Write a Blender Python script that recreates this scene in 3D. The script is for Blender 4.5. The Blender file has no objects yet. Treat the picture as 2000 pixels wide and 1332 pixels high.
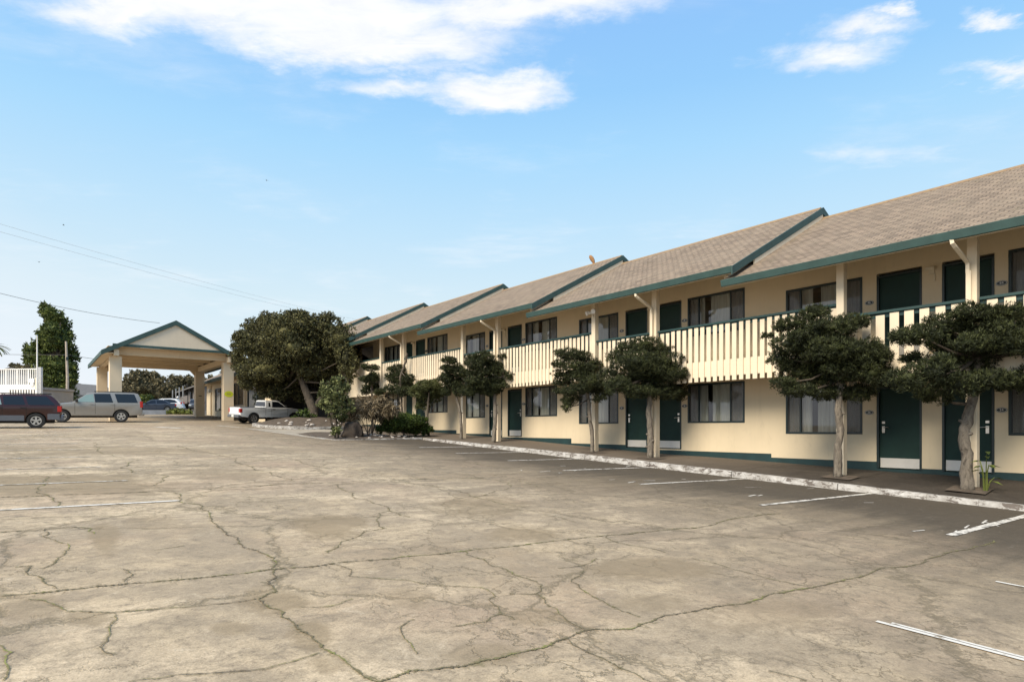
import bpy, math, random
import numpy as np
from mathutils import Vector, noise as mnoise
random.seed(7); RNG = np.random.default_rng(7)
C = bpy.context.scene.collection
# ---------------------------------------------------------------- site frame
# x = across the lot towards the motel, y = along the motel away from the street corner, z up (eye level = 0, lifted at the end)
F_, YH = 1220.0, 836.0
TH = math.atan(940 / F_); CT, ST = math.cos(TH), math.sin(TH)
LIFT = 1.45
GC = (-1.4538, 0.0379937, -0.0145784, 0.0005344)
def sclamp(x, lo, hi, s=8.0):
    if x > hi - s: x = hi - s + s * math.tanh((x - hi + s) / s)
    if x < lo + s: x = lo + s - s * math.tanh((lo + s - x) / s)
    return x
def G(x, y):
    y = sclamp(y, -40, 150); x = sclamp(x, -40, 34)
    if y > 75: y = 75 + (y - 75) * .6
    return GC[0] + GC[1]*y + GC[2]*x + GC[3]*x*y
def at(px, py, Z):
    X = (px - 1000) / F_ * Z
    return Vector((X*CT + Z*ST, -X*ST + Z*CT, (YH - py) / F_ * Z))
def depth(x, y): return y*CT + x*ST
def onx(px, x):            # y of a point seen at px on the plane x = const
    w = (px - 1000) / F_
    return x * (CT - w*ST) / (w*CT + ST)
def ong(px, py, dz=0):     # where the sight line meets the ground
    w = (px - 1000) / F_; h = (YH - py) / F_
    Z = 1.5; g = lambda Z: h*Z - G(w*Z*CT + Z*ST, -w*Z*ST + Z*CT) - dz
    while Z < 300 and g(Z) > 0: Z *= 1.01
    lo, hi = Z/1.01, Z
    for _ in range(20):
        m = (lo+hi)/2
        if g(m) > 0: lo = m
        else: hi = m
    Z = hi
    return (w*Z*CT + Z*ST, -w*Z*ST + Z*CT)
def interp(x, T):
    if x <= T[0][0]: return T[0][1]
    for (a, b), (c, d) in zip(T, T[1:]):
        if x <= c: return b + (d-b)*(x-a)/(c-a)
    return T[-1][1]
KT = [(-12,-2.0),(3.3,-1.41),(6.65,-1.235),(14.7,-.86),(24.9,-.47),(34,-.12),(45,.42),(60,1.02),(80,1.7)]
WT = [(-12,-1.75),(1,-1.2),(5,-1.07),(7,-1.06),(8,-1.01),(11.5,-.90),(14,-.86),(18.5,-.64),(22,-.46),(30,-.15),(45,.46),(60,1.05),(80,1.75)]
Kz = lambda y: interp(y, KT)
Wz = lambda y: interp(y, WT)
XK, XP, XW, XE, XR = 14.3, 15.75, 17.0, 15.0, 19.9
def walk(x, y):
    t = min(1, max(0, (x-XK)/(XW-XK))); return Kz(y)*(1-t) + Wz(y)*t

# ---------------------------------------------------------------- materials
def lin(h):
    h = h.lstrip('#'); v = [int(h[i:i+2], 16)/255 for i in (0, 2, 4)]
    return tuple((x/12.92 if x <= .04045 else ((x+.055)/1.055)**2.4) for x in v) + (1,)
class N:
    def __init__(s, name):
        s.m = bpy.data.materials.new(name); s.m.use_nodes = True; s.t = s.m.node_tree; s.n = s.t.nodes; s.l = s.t.links
        s.b = s.n['Principled BSDF']
    def new(s, t, **k):
        n = s.n.new(t)
        for a, b in k.items(): setattr(n, a, b)
        return n
    def set(s, sock, v):
        if isinstance(v, (int, float, tuple, list)): sock.default_value = v
        else: s.l.new(v, sock)
    def coord(s, scale=(1,1,1), kind='Object', loc=(0,0,0)):
        tc = s.new('ShaderNodeTexCoord'); mp = s.new('ShaderNodeMapping'); s.l.new(tc.outputs[kind], mp.inputs[0])
        mp.inputs['Scale'].default_value = scale; mp.inputs['Location'].default_value = loc
        return mp.outputs[0]
    def pos(s, scale=(1,1,1), loc=(0,0,0)):
        g = s.new('ShaderNodeNewGeometry'); mp = s.new('ShaderNodeMapping'); s.l.new(g.outputs['Position'], mp.inputs[0])
        mp.inputs['Scale'].default_value = scale; mp.inputs['Location'].default_value = loc
        return mp.outputs[0]
    def noise(s, vec, scale, detail=4, rough=.55, dist=0.):
        n = s.new('ShaderNodeTexNoise'); s.l.new(vec, n.inputs['Vector'])
        n.inputs['Scale'].default_value = scale; n.inputs['Detail'].default_value = detail
        n.inputs['Roughness'].default_value = rough; n.inputs['Distortion'].default_value = dist
        return n.outputs['Fac']
    def ramp(s, fac, stops, ip='LINEAR'):
        r = s.new('ShaderNodeValToRGB'); s.l.new(fac, r.inputs[0]); r.color_ramp.interpolation = ip
        while len(r.color_ramp.elements) < len(stops): r.color_ramp.elements.new(.5)
        for e, (p, c) in zip(r.color_ramp.elements, stops):
            e.position = p; e.color = c if isinstance(c, tuple) else (c, c, c, 1)
        return r.outputs[0]
    def mix(s, fac, a, b, mode='MIX'):
        m = s.new('ShaderNodeMix', data_type='RGBA', blend_type=mode)
        s.set(m.inputs[0], fac); s.set(m.inputs[6], a); s.set(m.inputs[7], b)
        return m.outputs[2]
    def math(s, op, a, b=0., c=None):
        m = s.new('ShaderNodeMath', operation=op); s.set(m.inputs[0], a); s.set(m.inputs[1], b)
        if c is not None: s.set(m.inputs[2], c)
        return m.outputs[0]
    def bump(s, h, strength=.3, dist=.02):
        b = s.new('ShaderNodeBump'); s.l.new(h, b.inputs['Height']); b.inputs['Strength'].default_value = strength
        b.inputs['Distance'].default_value = dist; s.l.new(b.outputs[0], s.b.inputs['Normal'])
    def fin(s, col, rough=.6, metal=0., spec=.5):
        s.set(s.b.inputs['Base Color'], col); s.set(s.b.inputs['Roughness'], rough); s.set(s.b.inputs['Metallic'], metal)
        s.b.inputs['Specular IOR Level'].default_value = spec
        return s.m
def simple(name, col, rough=.6, metal=0., var=.12, vs=6., bump=0., spec=.5):
    n = N(name); p = n.pos()
    f = n.noise(p, vs, 5, .6)
    d = tuple(x*(1-var) for x in col[:3]) + (1,); e = tuple(min(1, x*(1+var)) for x in col[:3]) + (1,)
    c = n.ramp(f, [(.3, d), (.7, e)])
    if bump: n.bump(n.noise(p, vs*6, 4), bump, .01)
    return n.fin(c, rough, metal, spec)
M = {}
def wallmat(name, col):
    n = N(name); p = n.pos()
    f = n.noise(p, .7, 5, .6); g = n.noise(p, 60, 3); st = n.noise(n.pos((5, 5, .35)), 1.3, 4, .6)
    c = n.ramp(f, [(.3, tuple(x*.93 for x in col[:3])+(1,)), (.7, tuple(x*1.04 for x in col[:3])+(1,))])
    c = n.mix(n.math('MULTIPLY', n.ramp(st, [(.5, 0.), (.75, 1.)]), .12), c, tuple(x*.62 for x in col[:3])+(1,))
    c = n.mix(n.ramp(n.noise(n.pos((2.2, 2.2, .8)), 2.6, 8, .75, .5), [(.56, 0.), (.72, .22)]), c, tuple(x*.55 for x in col[:3])+(1,))
    n.bump(g, .25, .006)
    return n.fin(c, .82, 0, .3)
M['cream'] = wallmat('cream_stucco', (.63, .53, .375, 1))
M['creamlight'] = wallmat('cream_painted_wood', (.74, .635, .48, 1))
M['soffit'] = wallmat('soffit_paint', (.60, .50, .36, 1))
M['carportcream'] = wallmat('carport_stucco', (.68, .56, .40, 1))
M['gable'] = wallmat('gable_panel', (.70, .60, .46, 1))
M['teal'] = simple('teal_green_paint', (.031, .070, .065, 1), .6, 0, .18, 3)
M['rail'] = simple('rail_green_paint', (.016, .048, .046, 1), .5, 0, .15, 3)
M['door'] = simple('dark_green_door_paint', (.011, .033, .028, 1), .6, 0, .15, 2, 0., .25)
M['frame'] = simple('dark_frame', (.012, .025, .027, 1), .4, 0, .1, 3)
M['base'] = simple('green_base_paint', (.009, .034, .036, 1), .6, 0, .25, 2, .1)
M['kick'] = simple('kick_plate', (.62, .60, .56, 1), .35, .2, .06, 3)
M['steel'] = simple('brushed_steel', (.62, .60, .55, 1), .28, 1., .05, 8)
M['white'] = simple('white_paint', (.80, .79, .77, 1), .5, 0, .06, 3)
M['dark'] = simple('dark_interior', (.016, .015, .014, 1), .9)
M['black'] = simple('black_rubber', (.018, .018, .018, 1), .8)
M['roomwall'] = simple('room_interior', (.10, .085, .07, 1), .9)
M['lamp'] = simple('lamp_housing', (.62, .55, .42, 1), .5)
M['birdbrown'] = simple('brown_plumage', (.26, .13, .05, 1), .8, 0, .4, 20, .3)
M['wood'] = simple('weathered_pole_wood', (.40, .34, .28, 1), .85, 0, .2, 5, .3)
M['greyroof'] = simple('grey_roof', (.15, .14, .13, 1), .85, 0, .2, 3)
M['greywall'] = simple('grey_siding', (.36, .36, .36, 1), .8, 0, .1, 2)
M['darksiding'] = simple('brown_grey_siding', (.16, .14, .13, 1), .8, 0, .2, 2)
M['yellow'] = simple('yellow_green_sign', (.55, .60, .02, 1), .5, 0, .05, 3)
M['dirt'] = simple('planting_soil', (.085, .065, .048, 1), .95, 0, .45, 5, .8)
M['stone'] = simple('pale_stones', (.42, .38, .34, 1), .85, 0, .3, 6, .4)
M['wire'] = simple('cable', (.06, .055, .05, 1), .6)
M['palewire'] = simple('pale_cable', (.6, .6, .6, 1), .5)
M['amber'] = simple('amber_lens', (.7, .16, .03, 1), .2)
M['red'] = simple('red_lens', (.42, .02, .015, 1), .18)
M['clearlens'] = simple('clear_lens', (.75, .75, .72, 1), .1)
M['alloy'] = simple('alloy_rim', (.55, .54, .52, 1), .3, .8, .08, 10)
M['plate'] = simple('licence_plate', (.7, .7, .66, 1), .5)
M['terracotta'] = simple('brown_pot', (.045, .032, .022, 1), .8, 0, .3, 8, .3)
def glass(name, tint=(.02, .025, .03, 1), rough=.02, t=.0):
    n = N(name)
    n.b.inputs['Base Color'].default_value = tint; n.b.inputs['Roughness'].default_value = rough
    if t:
        tr = n.new('ShaderNodeBsdfTransparent'); tr.inputs[0].default_value = (.80, .84, .84, 1)
        mx = n.new('ShaderNodeMixShader'); mx.inputs[0].default_value = t
        fr = n.new('ShaderNodeFresnel'); fr.inputs[0].default_value = 1.5
        gl = n.new('ShaderNodeBsdfGlossy'); gl.inputs['Roughness'].default_value = .015
        mx2 = n.new('ShaderNodeMixShader'); n.l.new(n.math('MULTIPLY_ADD', fr.outputs[0], 1.3, .05), mx2.inputs[0])
        n.l.new(tr.outputs[0], mx2.inputs[1]); n.l.new(gl.outputs[0], mx2.inputs[2])
        n.l.new(mx2.outputs[0], n.n['Material Output'].inputs[0])
    return n.m
M['carglass'] = glass('dark_car_glass', (.012, .015, .022, 1), .04)
M['carglasslight'] = glass('light_car_glass', (.22, .32, .32, 1), .06)
M['pane'] = glass('window_pane', t=.5)
def screenmat():
    n = N('insect_screen'); tr = n.new('ShaderNodeBsdfTransparent'); tr.inputs[0].default_value = (1, 1, 1, 1)
    mx = n.new('ShaderNodeMixShader'); mx.inputs[0].default_value = .50
    n.b.inputs['Base Color'].default_value = (.11, .105, .10, 1); n.b.inputs['Roughness'].default_value = .8
    n.l.new(tr.outputs[0], mx.inputs[1]); n.l.new(n.b.outputs[0], mx.inputs[2]); n.l.new(mx.outputs[0], n.n['Material Output'].inputs[0])
    return n.m
M['screen'] = screenmat()
def curtainmat():
    n = N('curtain_fabric'); c = n.ramp(n.noise(n.pos((8, 8, .3)), 2, 3), [(.3, (.50, .46, .39, 1)), (.7, (.74, .70, .62, 1))])
    n.b.inputs['Subsurface Weight'].default_value = 0
    return n.fin(c, .9)
M['curtain'] = curtainmat()
def paint(name, col, rough=.3, metal=.0):
    n = N(name); f = n.noise(n.pos(), 2.5, 4)
    n.b.inputs['Coat Weight'].default_value = .35; n.b.inputs['Coat Roughness'].default_value = .08
    dirt = n.ramp(n.noise(n.pos(), 9, 4), [(.5, 0.), (.8, .25)])
    c = n.mix(dirt, col, tuple(x*.7+.008 for x in col[:3])+(1,))
    return n.fin(c, rough, metal)
M['maroon'] = paint('maroon_car_paint', (.030, .005, .005, 1), .3)
M['greyclad'] = paint('grey_cladding', (.10, .11, .13, 1), .5)
M['silver'] = paint('pewter_car_paint', (.31, .295, .27, 1), .38, .45)
M['whitecar'] = paint('white_car_paint', (.78, .79, .80, 1), .3)
M['bluecar'] = paint('dark_blue_car_paint', (.045, .06, .09, 1), .35)
M['darkcar'] = paint('charcoal_car_paint', (.045, .045, .05, 1), .35)
def roofmat():
    n = N('brown_shingles'); g = n.new('ShaderNodeNewGeometry'); sp = n.new('ShaderNodeSeparateXYZ'); n.l.new(g.outputs['Position'], sp.inputs[0])
    cb = n.new('ShaderNodeCombineXYZ'); wob = n.noise(n.pos(), 3., 2)
    n.l.new(sp.outputs[1], cb.inputs[0]); n.l.new(n.math('MULTIPLY_ADD', sp.outputs[2], 2.13, n.math('MULTIPLY', wob, .04)), cb.inputs[1])
    br = n.new('ShaderNodeTexBrick'); n.l.new(cb.outputs[0], br.inputs['Vector']); br.inputs['Scale'].default_value = 1
    br.inputs['Brick Width'].default_value = .22; br.inputs['Row Height'].default_value = .15; br.inputs['Mortar Size'].default_value = .012
    br.inputs['Mortar Smooth'].default_value = .4; br.inputs['Bias'].default_value = 0
    br.inputs['Color1'].default_value = (.295, .222, .160, 1); br.inputs['Color2'].default_value = (.145, .110, .082, 1); br.inputs['Mortar'].default_value = (.05, .036, .027, 1)
    c = n.mix(n.ramp(n.noise(n.pos(), .8, 5), [(.35, 0.), (.75, .5)]), br.outputs[0], (.30, .24, .175, 1))
    c = n.mix(n.ramp(n.noise(n.pos(loc=(3, 9, 2)), 1.7, 6, .7), [(.6, 0.), (.74, .5)]), c, (.13, .12, .05, 1))
    c = n.mix(n.ramp(n.noise(n.pos(), 45, 3), [(.3, .0), (.7, .35)]), c, (.36, .285, .205, 1))
    # saw-tooth course profile gives each row a real shadow line
    row = n.math('FRACT', n.math('DIVIDE', n.math('MULTIPLY', sp.outputs[2], 2.13), .15))
    h = n.math('ADD', n.math('MULTIPLY', row, -1.), n.math('MULTIPLY', br.outputs['Fac'], -.5))
    n.bump(h, .9, .03)
    return n.fin(c, .9, 0, .2)
M['roof'] = roofmat()
def ridgeglow():  # low sun's golden glow along the ridges, put into the cap colour
    n = N('glow_tinted_ridge'); c = n.ramp(n.noise(n.pos(), 9, 5, .7), [(.3, (.20, .13, .09, 1)), (.55, (.28, .19, .10, 1)), (.7, (.34, .23, .10, 1))])
    return n.fin(c, .9)
M['ridge'] = ridgeglow()
def groundmat():
    n = N('worn_concrete_and_asphalt'); P = n.pos()
    big = n.noise(P, .30, 7, .66, .5); mid = n.noise(P, 1.1, 6, .65, .6); fine = n.noise(P, 9, 5, .7); grit = n.noise(P, 75, 3, .6)
    streak = n.noise(n.pos((.5, 3.5, 1)), .8, 5, .6, .5)
    c = n.ramp(big, [(.34, (.36, .275, .18, 1)), (.46, (.58, .46, .305, 1)), (.56, (.70, .565, .39, 1)), (.70, (.80, .66, .46, 1))])
    c = n.mix(n.ramp(mid, [(.42, .75), (.60, 0.)]), c, (.31, .25, .175, 1))
    c = n.mix(n.ramp(n.noise(n.pos(loc=(11, 4, 0)), .35, 4), [(.5, 0.), (.7, .55)]), c, (.44, .31, .22, 1))
    c = n.mix(n.ramp(streak, [(.50, 0.), (.68, .6)]), c, (.29, .235, .165, 1))
    c = n.mix(n.ramp(fine, [(.36, .55), (.52, 0.)]), c, (.27, .22, .155, 1))
    c = n.mix(n.ramp(n.noise(n.pos(loc=(5, 5, 5)), .9, 8, .75, 1.2), [(.60, 0.), (.66, .5), (.75, .75)]), c, (.20, .165, .12, 1))
    blot = n.noise(n.pos(loc=(9, 1, 4)), 4.5, 10, .78, .8); pit = n.noise(n.pos(loc=(1, 6, 4)), 28, 8, .8, .4)
    c = n.mix(n.ramp(blot, [(.36, .85), (.47, .12), (.52, 0.)]), c, (.20, .165, .12, 1))
    c = n.mix(n.ramp(blot, [(.56, 0.), (.72, .55)]), c, (.78, .66, .49, 1))
    c = n.mix(n.ramp(pit, [(.34, .9), (.44, .1), (.5, 0.)]), c, (.13, .105, .075, 1))
    c = n.mix(n.ramp(pit, [(.58, 0.), (.72, .35)]), c, (.80, .70, .54, 1))
    c = n.mix(n.ramp(grit, [(.3, .35), (.6, 0.)]), c, (.12, .10, .08, 1))
    c = n.mix(n.ramp(grit, [(.62, 0.), (.75, .4)]), c, (.60, .54, .44, 1))
    # slabs with slightly different tone
    warp = n.new('ShaderNodeVectorMath', operation='ADD'); nz = n.new('ShaderNodeTexNoise'); n.l.new(P, nz.inputs['Vector']); nz.inputs['Scale'].default_value = 1.5; nz.inputs['Detail'].default_value = 6; nz.inputs['Roughness'].default_value = .7
    sc = n.new('ShaderNodeVectorMath', operation='SCALE'); n.l.new(nz.outputs['Color'], sc.inputs[0]); sc.inputs['Scale'].default_value = .9
    n.l.new(P, warp.inputs[0]); n.l.new(sc.outputs[0], warp.inputs[1])
    def vor(scale, feat):
        v = n.new('ShaderNodeTexVoronoi', feature=feat); n.l.new(warp.outputs[0], v.inputs['Vector']); v.inputs['Scale'].default_value = scale; return v
    cell = vor(.33, 'F1'); bw = n.new('ShaderNodeRGBToBW'); n.l.new(cell.outputs['Color'], bw.inputs[0])
    c = n.mix(n.ramp(bw.outputs[0], [(.2, .28), (.8, 0.)]), c, (.30, .24, .17, 1))
    gate = n.ramp(n.noise(n.pos(loc=(2, 8, 0)), .5, 3), [(.42, 0.), (.56, 1.)])
    e1 = n.ramp(vor(.33, 'DISTANCE_TO_EDGE').outputs['Distance'], [(0., 1.), (.006, .7), (.014, 0.)])
    e3 = n.ramp(vor(.62, 'DISTANCE_TO_EDGE').outputs['Distance'], [(0., 1.), (.005, .6), (.011, 0.)])
    e2 = n.ramp(vor(1.25, 'DISTANCE_TO_EDGE').outputs['Distance'], [(0., 1.), (.007, .5), (.016, 0.)])
    cr = n.math('MAXIMUM', n.math('MULTIPLY', e1, .6), n.math('MULTIPLY', n.math('MULTIPLY', n.math('MAXIMUM', e2, e3), gate), .6))
    c = n.mix(cr, c, (.12, .10, .06, 1))
    # oil and damp stains with outlines of their own
    st = None; wv = n.math('MULTIPLY_ADD', mid, 1.9, n.math('MULTIPLY_ADD', fine, .8, -1.45)); sq = n.new('ShaderNodeSeparateXYZ'); n.l.new(P, sq.inputs[0])
    for px, py, rx, ry, am_ in ((645,1030,75,26,.8),(205,1050,30,30,.7),(545,1172,75,26,.8),(612,1240,45,30,.75),(640,1295,45,22,.6),(1275,1108,110,22,.7),(1030,1040,70,16,.7),(100,945,260,22,.75),(940,985,90,22,.65),(300,1020,60,16,.4),(175,1205,50,16,.6),(450,1225,40,14,.6),(1280,1175,70,16,.5),(950,1280,70,20,.5),(1050,1205,60,18,.5),(800,1165,60,22,.45),(60,1180,70,26,.5),(1500,1200,140,30,.45),(1150,940,160,16,.5),(420,925,120,10,.5),(200,880,260,8,.6)):
        c0 = Vector(ong(px, py)); ax = Vector(ong(px+rx*.7, py))-c0; ay = Vector(ong(px, py-ry*.7))-c0; ax /= .7; ay /= .7; det = ax.x*ay.y-ax.y*ay.x
        dx = n.math('SUBTRACT', sq.outputs[0], c0.x); dy = n.math('SUBTRACT', sq.outputs[1], c0.y)
        u = n.math('ADD', n.math('MULTIPLY', dx, ay.y/det), n.math('MULTIPLY', dy, -ay.x/det)); v = n.math('ADD', n.math('MULTIPLY', dx, -ax.y/det), n.math('MULTIPLY', dy, ax.x/det))
        r = n.math('SQRT', n.math('ADD', n.math('MULTIPLY', u, u), n.math('MULTIPLY', v, v)))
        e = n.math('MULTIPLY', n.math('SMOOTH_MIN', n.math('MAXIMUM', n.math('MULTIPLY', n.math('SUBTRACT', 1.05, n.math('ADD', r, wv)), 2.2), 0.), 1., .2), am_)
        st = e if st is None else n.math('MAXIMUM', st, e)
    c = n.mix(n.math('MULTIPLY', st, .85), c, (.24, .185, .115, 1))
    # sealed dark asphalt in the kerbside stalls, their shade darkened into its colour
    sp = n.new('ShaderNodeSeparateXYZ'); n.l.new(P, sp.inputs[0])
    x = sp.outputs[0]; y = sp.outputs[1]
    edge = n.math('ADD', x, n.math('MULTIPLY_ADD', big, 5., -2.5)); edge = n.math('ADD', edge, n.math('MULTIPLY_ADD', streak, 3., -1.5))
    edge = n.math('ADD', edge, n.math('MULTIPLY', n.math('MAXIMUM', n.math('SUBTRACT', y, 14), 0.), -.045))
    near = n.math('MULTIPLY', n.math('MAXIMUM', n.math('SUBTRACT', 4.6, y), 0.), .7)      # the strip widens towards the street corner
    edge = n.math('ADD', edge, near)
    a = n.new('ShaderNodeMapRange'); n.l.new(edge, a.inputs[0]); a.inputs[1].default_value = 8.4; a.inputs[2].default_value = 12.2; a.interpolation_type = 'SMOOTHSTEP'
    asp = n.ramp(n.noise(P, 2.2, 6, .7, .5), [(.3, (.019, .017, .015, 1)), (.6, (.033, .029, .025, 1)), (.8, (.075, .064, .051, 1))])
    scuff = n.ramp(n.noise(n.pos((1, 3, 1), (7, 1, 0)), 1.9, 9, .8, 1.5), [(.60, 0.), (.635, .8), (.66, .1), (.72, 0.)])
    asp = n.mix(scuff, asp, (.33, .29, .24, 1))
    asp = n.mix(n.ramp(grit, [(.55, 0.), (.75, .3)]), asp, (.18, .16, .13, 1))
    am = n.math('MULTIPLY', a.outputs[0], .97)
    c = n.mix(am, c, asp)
    # softly browner, oil-darkened lane band next to it
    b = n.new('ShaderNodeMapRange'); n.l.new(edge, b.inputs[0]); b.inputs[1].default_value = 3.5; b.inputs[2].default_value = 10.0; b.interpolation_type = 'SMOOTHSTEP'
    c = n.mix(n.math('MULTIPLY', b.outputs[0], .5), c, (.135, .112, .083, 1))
    hgt = n.math('ADD', n.math('MULTIPLY', fine, .6), n.math('ADD', n.math('MULTIPLY', grit, .5), n.math('MULTIPLY', cr, -1.6)))
    n.bump(hgt, .5, .012)
    return n.fin(c, n.ramp(mid, [(.3, .72), (.7, .9)]), 0, .16)
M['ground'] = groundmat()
def crackmat():
    n = N('mossy_crack'); c = n.ramp(n.noise(n.pos(), 2.2, 5, .7), [(.38, (.12, .095, .06, 1)), (.54, (.16, .14, .065, 1)), (.70, (.23, .26, .05, 1))])
    return n.fin(c, .95)
M['crack'] = crackmat()
def halomat():
    n = N('crack_dirt'); tr = n.new('ShaderNodeBsdfTransparent'); mx = n.new('ShaderNodeMixShader')
    f = n.ramp(n.noise(n.pos(), 11, 8, .75, .6), [(.48, 0.), (.60, .35), (.75, .65)]); n.l.new(f, mx.inputs[0])
    n.fin(n.ramp(n.noise(n.pos(), 1.6, 5), [(.4, (.23, .185, .125, 1)), (.65, (.25, .23, .11, 1))]), .95)
    n.l.new(tr.outputs[0], mx.inputs[1]); n.l.new(n.b.outputs[0], mx.inputs[2]); n.l.new(mx.outputs[0], n.n['Material Output'].inputs[0]); return n.m
M['halo'] = halomat()
def linemat(wear=.5, base=(.30, .25, .18, 1)):
    n = N('worn_white_line_paint')
    w = n.ramp(n.noise(n.pos(), 7, 7, .75), [(wear-.06, 1.), (wear+.03, 0.)])
    c = n.mix(w, (.66, .63, .57, 1), base)
    return n.fin(c, .7)
M['line'] = linemat(.45); M['oldline'] = linemat(.54)
M['stallline'] = linemat(.46, (.06, .052, .043, 1))
def kerbmat():
    n = N('chipped_white_kerb_paint')
    w = n.ramp(n.noise(n.pos((1, 1, 2.5)), 3.3, 9, .78, .5), [(.43, 1.), (.48, .35), (.63, 0.)])
    c = n.mix(w, n.ramp(n.noise(n.pos(), 4, 5), [(.3, (.34, .32, .29, 1)), (.7, (.60, .59, .57, 1))]), (.12, .10, .085, 1))
    n.bump(n.noise(n.pos(), 14, 5), .5, .02)
    return n.fin(c, .75)
M['kerb'] = kerbmat()
def walkmat():
    n = N('dark_damp_pavement'); c = n.ramp(n.noise(n.pos(), 1.6, 7, .7, .6), [(.3, (.036, .031, .026, 1)), (.6, (.060, .051, .042, 1)), (.8, (.11, .095, .077, 1))])
    c = n.mix(n.ramp(n.noise(n.pos(), 60, 3), [(.5, 0.), (.75, .4)]), c, (.2, .17, .14, 1))
    # the far part of the walk is paler bare concrete
    g = n.new('ShaderNodeNewGeometry'); sp = n.new('ShaderNodeSeparateXYZ'); n.l.new(g.outputs['Position'], sp.inputs[0])
    mr = n.new('ShaderNodeMapRange'); n.l.new(n.math('ADD', sp.outputs[1], n.math('MULTIPLY', n.noise(n.pos(), 1.1, 4), 3.)), mr.inputs[0]); mr.inputs[1].default_value = 9.; mr.inputs[2].default_value = 14.
    c = n.mix(n.math('MULTIPLY', mr.outputs[0], .7), c, (.17, .14, .11, 1))
    n.bump(n.noise(n.pos(), 40, 4), .4, .01)
    return n.fin(c, .9, 0, .12)
M['walk'] = walkmat()
M['concrete'] = simple('pale_drive_concrete', (.34, .30, .24, 1), .85, 0, .2, 1.2, .2)
def barkmat(name, a, b):
    n = N(name); c = n.ramp(n.noise(n.pos((1, 1, .45)), 14, 7, .75, .8), [(.32, a), (.5, b), (.7, tuple(min(1, x*1.5) for x in b[:3])+(1,))])
    n.bump(n.noise(n.pos((1, 1, .35)), 22, 6, .7, 1.), 1., .03)
    return n.fin(c, .9)
M['bark'] = barkmat('pale_peeling_bark', (.045, .036, .028, 1), (.175, .15, .12, 1))
M['darkbark'] = barkmat('dark_bark', (.03, .024, .018, 1), (.10, .08, .06, 1))
def leafmat(name, a, b, c, trans=.15):
    n = N(name); g = n.new('ShaderNodeNewGeometry')
    r = n.math('ADD', n.math('MULTIPLY', g.outputs['Random Per Island'], .55), n.math('MULTIPLY', n.noise(n.pos(), 2.6, 3), .7))
    col = n.ramp(r, [(.30, a), (.62, b), (.92, c)])
    n.fin(col, .65, 0, .25)
    tl = n.new('ShaderNodeBsdfTranslucent'); n.l.new(col, tl.inputs[0]); mx = n.new('ShaderNodeMixShader'); mx.inputs[0].default_value = trans
    n.l.new(n.b.outputs[0], mx.inputs[1]); n.l.new(tl.outputs[0], mx.inputs[2]); n.l.new(mx.outputs[0], n.n['Material Output'].inputs[0])
    return n.m
M['pine'] = leafmat('pine_needles', (.013, .017, .008, 1), (.030, .037, .016, 1), (.080, .092, .032, 1))
M['pinelight'] = leafmat('lighter_needles', (.035, .040, .016, 1), (.075, .085, .032, 1), (.15, .165, .06, 1))
M['oak'] = leafmat('olive_brown_leaves', (.028, .028, .014, 1), (.068, .068, .032, 1), (.19, .18, .07, 1))
M['lime'] = leafmat('lime_green_leaves', (.035, .042, .018, 1), (.085, .10, .038, 1), (.27, .29, .12, 1), .25)
M['cypress'] = leafmat('mid_green_leaves', (.028, .042, .014, 1), (.065, .090, .024, 1), (.17, .20, .045, 1))
M['juniper'] = leafmat('juniper_leaves', (.018, .030, .010, 1), (.045, .070, .018, 1), (.11, .16, .03, 1))
M['dry'] = leafmat('dry_drooping_leaves', (.06, .045, .026, 1), (.14, .11, .065, 1), (.28, .22, .14, 1))
M['far'] = leafmat('far_leaves', (.07, .060, .035, 1), (.12, .105, .06, 1), (.20, .17, .09, 1))
M['ivy'] = leafmat('yellow_green_cover', (.06, .08, .02, 1), (.14, .17, .04, 1), (.25, .27, .07, 1))

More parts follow.
